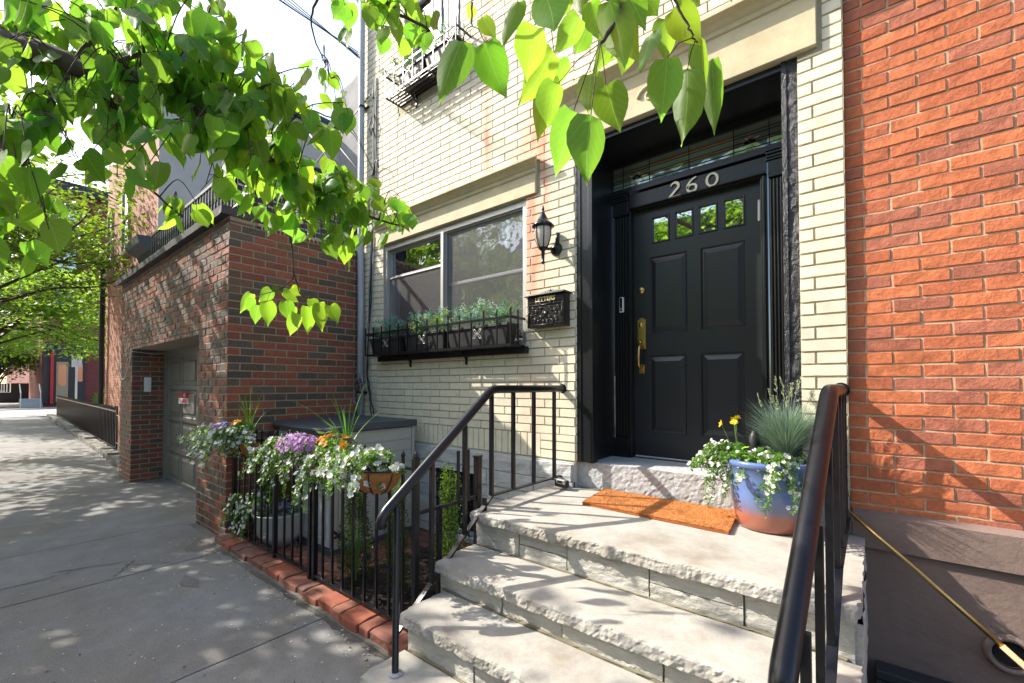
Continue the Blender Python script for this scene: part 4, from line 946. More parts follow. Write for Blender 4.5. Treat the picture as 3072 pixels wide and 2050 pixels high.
# ================================================================== WINDOW BOX RACKS
def rack(x0, x1, z0, z1, y, label, name='window_box_rack'):
    t = thing(name, label, 'window box rack', ((x0+x1)/2, -.1, z0))
    m = MB()
    for z in (z0, z1): m.box(x0, x1, -y-.004, -y+.004, z-.011, z+.011)
    m.build('front_rail', 'iron', t)
    for x in (x0, x1):
        m = MB()
        for z in (z0, z1): m.box(x-.004, x+.004, -y+.004, 0, z-.011, z+.011)
        bar(m, x, -y*.5, z0, z1+.07, .006); m.build('side_rail', 'iron', t)
    m = MB()
    for k in range(5): yy = -y+.03+k*(y-.05)/4; m.box(x0, x1, yy, yy+.02, z0-.012, z0-.006)
    m.build('shelf_bars', 'iron', t)
    n = int(round((x1-x0)/.15))
    for k in range(n+1):
        m = MB(); bar(m, x0+(x1-x0)*k/n, -y, z0-.01, z1+.075, .0055); m.build('upright', 'iron', t)
    for k in (2, 6, 11):
        if k >= n: continue
        cx = x0+(x1-x0)*(k+.5)/n; cz = (z0+z1)/2; m = MB(); s = .026
        for sx in (-1, 1):
            for sz in (-1, 1):
                c0 = Vector((cx, -y-.003, cz)); p = [c0, c0+Vector((sx*s, 0, sz*s*.3)), c0+Vector((sx*s*2.1, 0, sz*s*1.6)), c0+Vector((sx*s*1.0, 0, sz*s*1.5)), c0]; m.tube(p, .0028, 5)
        m.build('flower_motif', 'metal', t)
    for x in (x0+(x1-x0)*.27, x0+(x1-x0)*.67): m = MB(); m.box(x-.012, x+.012, -.02, -.008, z0-.14, z0); m.obox((x, -.05, z0-.05), Vector((.008, 0, 0)), Vector((0, .045, -.045)), Vector((0, .004, .004))); m.build('bracket', 'iron', t)
    return t
rack(-4.45, -2.315, 1.84, 2.075, .20, 'black iron rack holding planter boxes under the ground floor window')
rack(-4.10, -2.98, 4.665, 4.90, .20, 'black iron rack holding planters under the upper window')
sl = MB(); rockbox(sl, -4.42, -2.27, -.06, .03, 1.775, 1.835, .05, lambda p: p+Vector((0, -abs(nv(p, 8))*.006, 0))); sl.build('window_sill', 'iron', house)
def planter(x0, x1, z0, label, h=.17, y=.105):
    m = MB(); a, b = .03, .0
    vs = [(x0+a, -y-.055, z0), (x1-a, -y-.055, z0), (x1-a, -y+.055, z0), (x0+a, -y+.055, z0), (x0, -y-.075, z0+h), (x1, -y-.075, z0+h), (x1, -y+.075, z0+h), (x0, -y+.075, z0+h)]
    m.add(vs, [(0, 3, 2, 1), (0, 1, 5, 4), (1, 2, 6, 5), (2, 3, 7, 6), (3, 0, 4, 7)])
    t = thing('planter_box', label, 'planter', ((x0+x1)/2, -y, z0), 'plastic planter boxes in the window racks'); m.build('trough', 'plastic', t, bevel=.004)
    m = MB()
    for q in ((x0-.008, x1+.008, -y-.083, -y-.07), (x0-.008, x1+.008, -y+.07, -y+.083), (x0-.008, x0+.006, -y-.07, -y+.07), (x1-.006, x1+.008, -y-.07, -y+.07)): m.box(*q, z0+h-.025, z0+h)
    m.build('rim', 'plastic', t, bevel=.003); m = MB(); m.box(x0+.01, x1-.01, -y-.065, -y+.065, z0+h-.03, z0+h-.02); m.build('soil', 'soil', t)
planter(-4.40, -3.84, 1.855, 'black plastic planter box at the left end of the lower window rack')
planter(-3.78, -3.16, 1.855, 'black plastic planter box in the middle of the lower window rack', .18)
planter(-3.12, -2.37, 1.855, 'long black plastic planter box at the right end of the lower window rack', .18)
planter(-3.9, -3.5, 4.68, 'black planter box at the left of the upper window rack'); planter(-3.46, -3.02, 4.68, 'black planter box at the right of the upper window rack')
# ================================================================== LANTERN
la = thing('wall_lantern', 'black wall lantern with frosted glass beside the window', 'lantern', (-2.01, -.1, 2.65))
cx, cy = -2.01, -.165
m = MB(); m.lathe([(0, .0), (.01, .012), (.013, .03), (.008, .045), (.010, .05), (.012, .053), (.028, .075)][::-1] if 0 else [(0, .0)], (0, 0, 0), 4)
m = MB(); m.lathe([(0, .300), (.006, .292), (.011, .272), (.012, .262), (.006, .248), (.009, .244), (.015, .240), (.020, .225), (.036, .195), (.046, .170), (.052, .165), (.072, .150), (.080, .140), (.080, .122), (.072, .116), (.0, .112)], (cx, cy, 2.64), 22); m.build('cap', 'iron', la, smooth=True, fixn=True)
m = MB()
for k in range(16): a = 2*pi*k/16; m.lathe([(0, -.012), (.008, 0), (0, .012)], (cx+.083*cos(a), cy+.083*sin(a), 2.768), 6)
m.build('crown_beads', 'iron', la)
m = MB(); m.lathe([(.064, .115), (.066, .07), (.058, .02), (.040, -.03), (.028, -.045)], (cx, cy, 2.64), 12); m.build('lamp_glass', 'lampglass', la, smooth=True)
for k in range(6):
    a = 2*pi*k/6+.2; m = MB(); m.tube([(cx+q*cos(a), cy+q*sin(a), 2.64+z) for q, z in ((.067, .118), (.070, .07), (.062, .02), (.044, -.03), (.03, -.048))], .0045, 6); m.build('cage_rib', 'iron', la, smooth=True)
m = MB(); m.lathe([(.034, -.04), (.036, -.052), (.022, -.062), (.014, -.075), (.013, -.12), (.010, -.15), (.016, -.156), (.016, -.162), (.006, -.172), (0, -.18)], (cx, cy, 2.64), 16); m.build('stem', 'iron', la, smooth=True, fixn=True)
m = MB(); m.lathe([(0, .045), (.02, .043), (.042, .03), (.054, .008), (.056, 0)], (0, 0, 0), 22); m.v = [(-1.985+x, -.008-z, 2.615+y) for x, y, z in m.v]; m.build('backplate', 'iron', la, smooth=True, fixn=True)
m = MB(); m.tube([(-1.985, -.04, 2.615), (-1.99, -.10, 2.60), (-2.0, -.15, 2.59), (-2.01, -.165, 2.585)], [.014, .012, .012, .014], 10); m.tube([(-1.965, -.03, 2.64), (-1.955, -.032, 2.74)], .018, 10); m.build('arm', 'iron', la, smooth=True)
# ================================================================== MAILBOX
mb = thing('mailbox', 'ornate black cast metal wall mailbox reading LETTERS', 'mailbox', (-2.03, -.06, 2.1))
MX0, MX1 = -2.215, -1.855
bx('body', 'bronze', mb, MX0, MX1, -.100, -.012, 1.975, 2.232, bevel=.004)
m = MB(); m.box(MX0-.018, MX1+.014, -.125, -.006, 2.232, 2.243); m.box(MX0-.012, MX1+.008, -.115, -.006, 2.243, 2.252); lid = m.build('lid', 'bronze', mb, bevel=.003)
m = MB()
for sx in (-1, 1):
    for q in range(3):
        pts = [(-2.03+sx*(.02+q*.035+.016*(1-t/14)*cos(t*.5)), -.03, 2.262+(.012-q*.001)*sin(t*.5)*(1-t/18)+.012-q*.004) for t in range(14)]; m.tube(pts, .0035, 5)
m.lathe([(0, .05), (.008, .035), (.012, .02), (.006, 0)], (-2.03, -.03, 2.25), 8); m.build('cresting', 'bronze', lid, smooth=True)
m = MB()
for k in range(24):
    x = MX0+.006+k*.0152
    for z in (1.982, 2.222): m.lathe([(0, -.005), (.005, 0), (0, .005)], (x, -.103, z), 6)
for k in range(16):
    z = 1.985+k*.0155
    for x in (MX0+.006, MX1-.006): m.lathe([(0, -.005), (.005, 0), (0, .005)], (x, -.103, z), 6)
for q in ((MX0+.016, MX1-.016, 2.155, 2.160), (MX0+.016, MX1-.016, 1.993, 1.997), (MX0+.016, MX0+.020, 1.997, 2.155), (MX1-.020, MX1-.016, 1.997, 2.155), (MX0+.016, MX1-.016, 2.180, 2.183)): m.box(q[0], q[1], -.106, -.100, q[2], q[3])
r = random.Random(44)
def scroll(cx_, cz_, r0, a0, dr, turns=1.4, n=16): m.tube([(cx_+r0*(1-.8*t/n)*cos(a0+dr*turns*2*pi*t/n), -.104, cz_+r0*(1-.8*t/n)*sin(a0+dr*turns*2*pi*t/n)) for t in range(n+1)], [.0045-.002*t/n for t in range(n+1)], 5)
for sx in (-1, 1):
    for (dx, dz, r0) in ((.05, .045, .022), (.095, .02, .024), (.045, -.03, .022), (.105, -.04, .02), (.125, .05, .018), (.07, -.055, .014), (.14, -.005, .012), (.02, -.055, .012)):
        scroll(-2.035+sx*dx, 2.075+dz, r0, (pi if sx > 0 else 0), -sx)
    scroll(-2.035+sx*.05, 2.168, .009, 0, sx); scroll(-2.035+sx*.09, 2.168, .008, 0, -sx)
m.lathe([(0, .03), (.022, .024), (.026, .0), (.018, -.02), (0, -.03)], (-2.035, -.098, 2.075), 10, sy=.35)
for k in range(9): a = 2*pi*k/9; m.lathe([(0, -.007), (.007, 0), (0, .007)], (-2.035+.02*cos(a), -.106, 2.095+.014*sin(a)), 6)
m.build('relief', 'metal' if 0 else 'bronze', mb, smooth=True)
text('LETTERS', -2.035, 2.201, .052, -.103, 'gold', 'letters', mb, ext=.0025, off=.001)
# ================================================================== BEYOND THE GARAGE
def winbox(parent, a0, a1, z0, z1, plane, axis, trim='darktrim', depth=.12, hood=True, arch=False, sgn=-1):
    """window set in a wall; axis 'x': wall along x at y=plane facing -y; axis 'y': wall along y at x=plane facing +x"""
    def B(m, u0, u1, d0, d1, c, d, **k):
        if axis == 'x': m.box(u0, u1, plane-d1, plane-d0, c, d, **k)
        else: m.box(plane+d0, plane+d1, u0, u1, c, d, **k)
    m = MB(); t = .07
    for q in ((a0, a0+t, z0, z1), (a1-t, a1, z0, z1), (a0+t, a1-t, z0, z0+t), (a0+t, a1-t, z1-t, z1), (a0+t, a1-t, (z0+z1)/2-.03, (z0+z1)/2+.03)): B(m, q[0], q[1], .0, .05, q[2], q[3])
    B(m, a0-.1, a1+.1, .0, .12, z0-.12, z0)
    if hood:
        n = 8
        for k in range(n):
            u0 = a0-.15+(a1-a0+.3)*k/n; u1 = a0-.15+(a1-a0+.3)*(k+1)/n; up = .22*sin(pi*(k+.5)/n) if arch else .1
            B(m, u0, u1, .0, .16, z1+.02, z1+.16+up)
    f = m.build('window', trim, parent); m = MB(); B(m, a0+t, a1-t, .0, .02, z0+t, z1-t); m.build('pane', 'skyglass', f)
sal = thing('salmon_brick_house', 'tall salmon brick house with grey stuccoed side wall beyond the brown garage', 'house', (-14.5, 0, 0))
m = MB(); m.box(-17.4, -11.72, -.57, 9, -.2, 8.6); m.build('wall', 'salmon', sal)
m = MB(); m.box(-11.72, -11.7, -.585, 9, -.2, 8.62); m.build('stucco_side', 'stucco', sal)
winbox(sal, -17.15, -16.5, 4.7, 6.5, -.57, 'x', 'tantrim', hood=False); winbox(sal, -15.2, -14.4, 4.9, 6.7, -.57, 'x', 'tantrim', hood=False)
m = MB(); m.box(-17.6, -11.6, -.95, 9.2, 8.6, 8.9); m.build('cornice', 'darktrim', sal)
m = MB(); m.tube([(-17.2, -.68, 0), (-17.2, -.68, 4.9)], .06, 10); dpp = m.build('downpipe', 'darktrim', sal); m = MB(); m.box(-17.33, -17.07, -.82, -.57, 4.9, 5.15); m.build('hopper', 'darktrim', dpp, bevel=.02)
prof = [(0, 4.15), (.1, 4.2), (.16, 4.35), (.34, 4.45), (.37, 4.6), (0, 4.62)]
m = MB(); m.add([(-12.75, -.57-d, z) for d, z in prof]+[(-11.6, -.57-d, z) for d, z in prof], [(k, (k+1) % 6, 6+(k+1) % 6, 6+k) for k in range(6)]+[tuple(range(6)), tuple(range(11, 5, -1))]); m.build('bay_cornice', 'darktrim', sal, fixn=True)
m = MB(); m.tube([(-11.6, 3.6, 3.2), (-11.6, 3.6, 8.5)], .06, 8); m.build('downpipe', 'darktrim', sal); m = MB(); m.box(-11.72, -11.52, 2.4, 9, 8.55, 8.68); m.build('gutter', 'metal', sal)
pier = MB()
rockbox(pier, -10.25, -9.2, 2.7, 3.5, 3, 8.9, .3, lambda p: p+Vector((nv(p, 2)*.05, 0, nv(p, 3)*.08)))
tag(pier.build('party_wall_pier', 'stucco_pier'), 'weathered grey party wall stub rising beside the drainpipe', 'wall')
# terrace railing on the garage roof
ter = thing('terrace_railing', 'black iron railing backed by woven screening on the garage roof', 'railing', (-5.7, -1.25, 3.2))
def railrun(a, b, z0, z1, parent, sp=.11):
    a, b = Vector(a), Vector(b); n = int((b-a).length/sp); d = (b-a)/n
    m = MB()
    for z in (z0+.06, z1): m.obox((a+b)/2+Vector((0, 0, z)), (b-a)/2, Vector((-d.y, d.x, 0)).normalized()*.015, Vector((0, 0, .02)))
    for k in range(n+1): p = a+d*k; m.box(p.x-.008, p.x+.008, p.y-.008, p.y+.008, z0, z1)
    m.build('railing_panel', 'iron', parent)
railrun((-9.3, -1.15, 0), (-5.6, -1.15, 0), 3.18, 4.02, ter); railrun((-5.6, -1.15, 0), (-5.6, 2.2, 0), 3.18, 4.02, ter)
r = random.Random(12); m = MB()
for (a, b) in (((-9.2, -1.08), (-5.68, -1.08)), ((-5.68, -1.08), (-5.68, 2.1))):
    A, B_ = Vector((*a, 0)), Vector((*b, 0)); L_ = (B_-A).length; d = (B_-A).normalized(); nn = Vector((-d.y, d.x, 0))
    for k in range(int(L_/.055)):
        for q in range(9):
            p = A+d*(k*.055)+Vector((0, 0, 3.25+q*.08)); m.obox(p+nn*(.012 if (k+q) % 2 else -.004), d*.027, nn*.003, Vector((0, 0, .030)), (1, 1, 1))
m.build('woven_screen', 'plastic', ter)
# fire stair seen above the terrace
stw = thing('roof_stair', 'black metal stair climbing the stucco wall above the terrace', 'stair', (-8, 2, 3))
m = MB()
for k in range(12):
    m.box(-9.3+k*.24, -9.05+k*.24, 1.5, 2.2, 6.1-k*.24, 6.13-k*.24)
m.build('stair_tread', 'iron', stw); m = MB()
for y in (1.5, 2.2): m.tube([(-9.4, y, 6.15), (-6.4, y, 3.15)], .05, 6); m.tube([(-9.4, y, 7.0), (-6.4, y, 4.0)], .025, 6)
m.build('stringer', 'iron', stw)
# ---- front yard of the salmon house
ff = thing('iron_fence', 'long dark iron picket fence along the far sidewalk', 'fence', (-21, -.7, 0))
A, B_ = Vector((-12.9, -1.0, 0)), Vector((-30.3, -.45, 0)); n = 76
m = MB(); 
for z in (.12, .93): m.obox((A+B_)/2+Vector((0, 0, z)), (B_-A)/2, Vector((0, .012, 0)), Vector((0, 0, .014)))
m.build('rail', 'iron', ff)
for k in range(n):
    m = MB(); p = A.lerp(B_, k/n); m.box(p.x-.012, p.x+.012, p.y-.012, p.y+.012, .05, 1.02+.02*(k % 2)); m.build('picket', 'iron', ff)
nf = thing('iron_fence', 'low black wire fence between the garage corner and the long picket fence', 'fence', (-11.3, -1.2, 0))
m = MB(); 
for z in (.25, .85): m.tube([(-9.75, -1.25, z), (-12.9, -1.0, z)], .010, 6)
m.build('rail', 'iron', nf)
for k in range(4): m = MB(); p = Vector((-9.9, -1.25, 0)).lerp(Vector((-12.85, -1.0, 0)), k/3); m.tube([p, p+Vector((0, 0, 1.05))], .016, 6); m.build('post', 'iron', nf)
kb = MB(); r = random.Random(3); x = -9.8
while x > -30: 
    l = r.uniform(.5, 1.1); t_ = (-9.8-x)/20; rockbox(kb, x-l+.02, x, -1.33+t_*.6, -1.1+t_*.6, -.05, .10+r.uniform(-.02, .03), .12, lambda p: p+Vector((0, nv(p, 3)*.04, nv(p, 4)*.03)), (.25, .24, .21)); x -= l
tag(kb.build('stone_curb', 'sidewalk'), 'low broken stone curb under the long picket fence', 'curb')
ps = thing('garden_pot', 'small terracotta pot on the ground by the garage corner', 'pot', (-10.6, -.7, 0)); m = MB(); m.lathe([(0, 0), (.15, 0), (.24, .38), (.26, .38), (.26, .44), (.22, .44), (.2, .38)], (-10.6, -.7, 0), 18); m.build('pot_body', 'terracotta', ps, smooth=True)
bnb = thing('planter_bin', 'cream coloured garden planter behind the wire fence', 'planter', (-11.3, -.3, 0)); m = MB(); m.box(-11.8, -10.8, -.55, .1, 0, .75); m.box(-11.86, -10.74, -.6, .14, .75, .82); m.build('bin_body', 'tantrim', bnb, bevel=.02)
# ---- buildings over the cross street
fr2 = thing('corner_red_house', 'dark red brick corner building across the cross street with shopfront', 'house', (-47, 5, 0))
m = MB(); m.box(-56, -45.2, .05, 14, 0, 15.5); m.build('wall', 'farred', fr2)
for z, ar in ((3.0, 0), (6.6, 1), (9.7, 0), (12.5, 0)):
    for a in ((.6, 1.7), (3.6, 4.7), (7, 8.1)):
        if z > 4: winbox(fr2, a[0], a[1], z, z+2.0, -45.2, 'y', 'darktrim', arch=bool(ar))
m = MB(); m.box(-45.2, -44.9, .05, 2.3, 3.9, 4.3); m.box(-45.2, -44.7, .0, 2.35, 4.3, 4.45); m.build('shopfront_cornice', 'darktrim', fr2)
m = MB(); m.box(-45.2, -45.05, .1, 2.25, .2, 3.9); sf = m.build('shopfront', 'darktrim', fr2)
m = MB(); m.box(-45.05, -45.0, .75, 1.35, .35, 3.2); m.build('shop_door', 'tantrim', sf); m = MB(); m.box(-45.02, -44.97, .85, 1.25, 1.5, 3.0); m.build('shop_window', 'glass', sf); m = MB(); m.box(-45.0, -44.8, .45, .6, .2, 3.9); m.build('red_post', 'red', sf)
m = MB(); m.box(-45.05, -45.0, 1.75, 2.15, .3, 3.3); m.build('green_door', 'darktrim', sf); m = MB(); m.box(-45.05, -44.99, 1.8, 2.1, 1.8, 3.1); m.build('door_glass', 'glass', sf)
m = MB(); m.box(-56.4, -44.7, -.3, 14, 15.5, 16.2); m.build('cornice', 'darktrim', fr2)
fr3 = thing('far_brick_row', 'far brick row houses with dark stoops down the street', 'houses', (-60, 3, 0))
m = MB(); m.box(-110, -56.5, .5, 12, 0, 13); m.build('wall', 'farred', fr3)
for i in range(6):
    m = MB(); x = -59-i*6; m.box(x-1, x+1, -1.6, .5, 0, .9); m.box(x-1, x+1, -.9, .5, .9, 1.7); m.build('stoop', 'darktrim', fr3)
so_ = thing('street_steps', 'grey stone steps with white handrail at the far corner', 'steps', (-43, -1, 0))
for k in range(3): m = MB(); m.box(-45, -43.4-k*.35, -1.0, .0, .2*k, .2*(k+1)); m.build('step', 'rough_stone', so_)
m = MB(); m.tube([(-43.4, -1.0, 1.0), (-44.6, -1.0, 1.6)], .03, 6); m.tube([(-43.4, -1.0, 0), (-43.4, -1.0, 1.0)], .025, 6); m.build('handrail', 'whitemetal', so_); m = MB(); m.tube([(-43.4, -.1, 1.0), (-44.6, -.1, 1.6)], .03, 6); m.tube([(-43.4, -.1, 0), (-43.4, -.1, 1.0)], .025, 6); m.build('handrail', 'whitemetal', so_)
for i, (x, y, lab) in enumerate(((-46.2, -2.4, 'dark refuse bin by the steps across the cross street'), (-49, -3.0, 'dark refuse bin standing further down the far pavement'))):
    bn = thing('refuse_bin', lab, 'bin', (x, y, 0), 'bins over the street'); m = MB(); m.box(x-.35, x+.35, y-.35, y+.35, .05, 1.0); m.build('bin_body', 'darktrim', bn, bevel=.03); m = MB(); m.box(x-.38, x+.38, y-.4, y+.38, 1.0, 1.12); m.build('bin_lid', 'darktrim', bn, bevel=.03)
sp = thing('street_sign_post', 'slim pale street sign post at the far end of the fence', 'sign post', (-32.5, .2, 0)); m = MB(); m.tube([(-33.5, .55, 0), (-33.5, .55, 3.2)], .045, 8); m.build('post', 'whitemetal', sp); m = MB(); m.box(-33.45, -33.42, .35, .75, 2.5, 3.1); m.build('sign_plate', 'whitemetal', sp)
# ---- houses on the other side of the street (behind the camera, seen in the glass)
r = random.Random(77); x = 14
labs = ['red', 'tan', 'brown', 'rust', 'buff', 'dark red', 'sand', 'brick', 'ochre', 'maroon']
i = 0
while x > -60:
    wd = r.uniform(5.5, 7.5); h = r.uniform(8.5, 11.5); t = thing('opposite_house', f'rowhouse facing the entrance from over the street, number {i+1} along', 'house', (x-wd/2, -21, 0), 'rowhouses across the street')
    t['label'] = 'rowhouse in the row across the street behind the viewer'
    m = MB(); m.box(x-wd+.02, x, -30, -20, 0, h); m.build('wall', 'oppred' if i % 3 else 'opptan', t)
    for fl in range(3):
        for k in range(3):
            a = x-wd+.6+k*(wd-1.2)/3; z = 1.2+fl*2.9
            m = MB(); m.box(a, a+1.0, -20, -19.93, z, z+1.7); f_ = m.build('window', 'tantrim', t); m = MB(); m.box(a+.08, a+.92, -19.93, -19.91, z+.08, z+1.62); m.build('pane', 'skyglass', f_)
    m = MB(); m.box(x-wd+.02, x, -20, -19.5, h-.5, h); m.build('cornice', 'darktrim', t); x -= wd; i += 1
# ================================================================== FOLIAGE TOOLS
def leaf_outline():
    T = [0, .05, .14, .27, .42, .57, .70, .80, .88, .94, 1.0]; W = [.10, .29, .41, .47, .45, .37, .255, .155, .085, .04, 0]; B = [-.0, -.07, -.055, -.02, 0, 0, 0, 0, 0, 0, 0]
    return T, W, B
LT, LW, LB = leaf_outline()
def big_leaf(m, base, tip, nrm, L_, wd, r, col, curl=None):
    tip = tip.normalized(); n = (nrm-tip*nrm.dot(tip)).normalized(); s = tip.cross(n)
    fold = r.uniform(.08, .30); cv = r.uniform(-.25, .25) if curl is None else curl; wave = r.uniform(0, 6); wa = r.uniform(.01, .035); skew = r.uniform(-.05, .05)
    vs = []; uvs = []
    for i, (t, w_, bk) in enumerate(zip(LT, LW, LB)):
        yy = t; bend = cv*t*t*.6+(r.uniform(.1, .25) if 0 else .12)*max(0, t-.8)*2*cv
        for j in (-1, -.55, 0, .55, 1):
            a = abs(j); yb = yy+bk*a*1.2
            lift = -fold*a*w_*.9*(1)+sin(wave+t*9+j*2)*wa*a
            p = base+tip*(yb*L_)+s*(j*w_*wd*L_+skew*sin(t*3)*L_)+n*((bend+lift)*L_)
            vs.append(p); uvs.append((.5+j*w_, t))
    fs = [(5*i+j, 5*i+j+1, 5*i+6+j, 5*i+5+j) for i in range(len(LT)-1) for j in range(4)]
    m.add(vs, fs, col, 0, uvs)
def small_leaf(m, p, d, n, L_, w_, col):
    s = d.cross(n)
    if s.length < 1e-4: return
    s.normalize(); m.add([p, p+d*L_*.4+s*w_, p+d*L_, p+d*L_*.4-s*w_], [(0, 1, 2, 3)], col)
def rv(r): 
    v = Vector((r.gauss(0, 1), r.gauss(0, 1), r.gauss(0, 1))); return v.normalized()
def limb(m, pts, r0, r1, n=8, segs=6, am=.0, r=random.Random(1)):
    out = []; rs = []; P_ = [Vector(p) for p in pts]
    for i in range(len(P_)-1):
        p0 = P_[max(i-1, 0)]; p1 = P_[i]; p2 = P_[i+1]; p3 = P_[min(i+2, len(P_)-1)]
        for k in range(segs):
            t = k/segs; q = .5*((2*p1)+(p2-p0)*t+(2*p0-5*p1+4*p2-p3)*t*t+(3*p1-p0-3*p2+p3)*t**3); out.append(q+rv(r)*am)
    out.append(P_[-1]); N_ = len(out)
    m.tube(out, [r0+(r1-r0)*k/(N_-1) for k in range(N_)], n); return out
def inpoly(x, y, P_):
    c = False; j = len(P_)-1
    for i in range(len(P_)):
        xi, yi = P_[i]; xj, yj = P_[j]
        if (yi > y) != (yj > y) and x < (xj-xi)*(y-yi)/(yj-yi+1e-9)+xi: c = not c
        j = i
    return c
# ================================================================== FOREGROUND TREE
TREE_R = random.Random(101)
tree = thing('street_tree', 'broad heart-leaved tree whose leafy boughs hang over the near sidewalk and doorway', 'tree', (-3.3, -4.9, 0))
wood = MB(); r = TREE_R
trunk_top = (-3.1, -4.5, 2.3)
limb(wood, [(-3.3, -4.9, -.1), (-3.27, -4.8, 1.2), trunk_top], .13, .085, 12, 5)
LIMBS = []
def fl(pts, r0, r1, **k):
    o = limb(wood, pts, r0, r1, 8, 6, .003, r); LIMBS.extend(o[len(o)//5:]); return o
L1 = fl([trunk_top, (-2.75, -3.7, 2.62), at(-70, 70, 1.6), at(0, 92, 1.52), at(120, 128, 1.48), at(205, 166, 1.48), at(290, 172, 1.46), at(420, 235, 1.45), at(560, 330, 1.5), at(700, 420, 1.75), at(830, 490, 2.05), at(925, 520, 2.25)], .05, .0035)
fl([at(200, 165, 1.48), at(238, 215, 1.47), at(262, 262, 1.5), at(250, 330, 1.6), at(330, 420, 1.7), at(420, 500, 1.9)], .016, .003)
fl([at(165, 148, 1.48), at(205, 95, 1.5), at(250, 40, 1.55), at(320, -30, 1.6), at(420, -120, 1.8)], .010, .003)
fl([at(152, 140, 1.48), at(156, 200, 1.46), at(118, 240, 1.42), at(80, 310, 1.4), at(40, 400, 1.4), at(-20, 490, 1.5)], .010, .003)
fl([at(156, 200, 1.46), at(60, 262, 1.35), at(-40, 300, 1.3)], .006, .003)
fl([at(205, 166, 1.5), at(330, 120, 1.7), at(450, 90, 1.8), at(560, 140, 2.0), at(640, 220, 2.1), at(760, 270, 2.2)], .009, .003)
L2 = fl([trunk_top, (-2.9, -3.6, 3.4), at(200, -500, 2.0), at(700, -330, 1.6), at(1050, -180, 1.25), at(1250, -80, 1.05), at(1420, 10, .98), at(1378, 100, .97)], .05, .003)
fl([at(700, -330, 1.6), at(820, -100, 1.8), at(900, 20, 1.85), at(985, 70, 1.8), at(880, 60, 1.9)], .012, .0025)
fl([at(820, -100, 1.8), at(740, -20, 2.0), at(715, 60, 2.1), at(760, 180, 2.1)], .008, .002)
fl([at(1050, -180, 1.25), at(1080, -40, 1.1), at(1084, 60, 1.05)], .005, .0018)
fl([at(1420, 10, .98), at(1500, -60, 1.0), at(1560, 20, 1.0), at(1585, 75, 1.0), at(1600, 100, 1.0)], .004, .0018)
fl([at(560, 330, 1.85), at(640, 420, 2.2), at(668, 560, 2.5), at(672, 640, 2.5)], .0075, .004)
LSCR = [proj(q) for q in LIMBS if q in L1 or 0]; LSCR = [q for q in LSCR if -80 < q[0] < 330]
leaves = MB()
def leafcol(r): t = r.uniform(.65, 1.2); return (t*r.uniform(.75, 1.2), t, t*r.uniform(.7, 1.2))
HB = Vector((.25, -.75, .35))
def hang_leaf(base, r, L_, wd=.84, tdir=None, nrm=None, pet=.03):
    td = tdir if tdir is not None else Vector((r.gauss(0, .42), r.gauss(0, .42), -1))
    n = nrm if nrm is not None else (HB*r.choice([1, 1, .3])+rv(r)*.75)
    big_leaf(leaves, base, td, n, L_, wd, r, leafcol(r))
def near_limb(p):
    return min(LIMBS, key=lambda q: (q-p).length)
REG = [  # polygon (2350-wide pixels), depth fn, number of sprays, leaves per spray, leaf length
 ([(-60, -20), (490, -20), (545, 70), (610, 120), (650, 190), (700, 150), (740, 125), (765, 200), (805, 270), (780, 330), (760, 400), (700, 400), (600, 430), (520, 470), (455, 430), (400, 360), (330, 440), (250, 430), (180, 400), (110, 430), (-60, 450)], lambda x, y: 1.22+max(0, x)*.0004+(.22 if x < 330 and 40 < y < 340 else 0), 116, 6, .091),
 ([(480, 380), (700, 350), (860, 400), (955, 500), (940, 590), (860, 560), (800, 610), (700, 560), (590, 500), (510, 460)], lambda x, y: .9+x*.0014, 54, 5, .086),
 ([(355, 440), (460, 450), (470, 540), (400, 550), (365, 500)], lambda x, y: 1.9, 4, 4, .09),
 ([(-60, 360), (60, 400), (120, 470), (145, 560), (110, 620), (-60, 610)], lambda x, y: 1.3, 12, 4, .10),
 ([(735, -20), (1010, -20), (990, 60), (1005, 120), (930, 150), (890, 120), (835, 150), (755, 120)], lambda x, y: 1.85, 13, 4, .09),
 ([(700, 130), (790, 190), (800, 290), (720, 240)], lambda x, y: 2.1, 6, 3, .088),
 ([(-500, -500), (1000, -500), (1000, -40), (-60, -40), (-500, 400)], lambda x, y: 1.35+max(0, x)*.0002, 9, 5, .10),
]
for (P_, df, ns, nl, LL) in REG:
    xs_ = [p[0] for p in P_]; ys_ = [p[1] for p in P_]; k = 0
    while k < ns:
        x, y = r.uniform(min(xs_), max(xs_)), r.uniform(min(ys_), max(ys_))
        if not inpoly(x, y, P_): continue
        k += 1; d = df(x, y)+r.uniform(-.2, .25); tip = at(x, y-18, d); src = near_limb(tip+Vector((0, 0, .1)))
        if (tip-src).length > .55: src = tip+(src-tip).normalized()*.3+Vector((0, 0, .05))
        mid = src.lerp(tip, .5)+Vector((0, 0, .05+.04*r.random()))
        tw = limb(wood, [src, mid, tip], .0028, .0012, 5, 4)
        for q in range(nl):
            b = tw[max(2, len(tw)-1-int(q*1.5))]; off = Vector((r.gauss(0, 1), r.gauss(0, 1), -.5)).normalized()*r.uniform(.02, .045)
            bb = b+off; X_, Y_, Z_ = proj(bb+Vector((0, 0, -.04)))
            if any((X_-q_[0])**2+(Y_+25-q_[1])**2 < 38**2 and Z_ < q_[2]+.05 for q_ in LSCR) and r.random() < .9: continue
            if Y_ > 0 and X_ > 0 and not inpoly(X_, Y_-8, P_): continue
            wood.tube([b, b+off*.5+Vector((0, 0, .004)), bb], .0011, 4, cap=False)
            hang_leaf(bb, r, LL*r.uniform(.72, 1.15)*(1.0 if Z_ > 1 else .85))
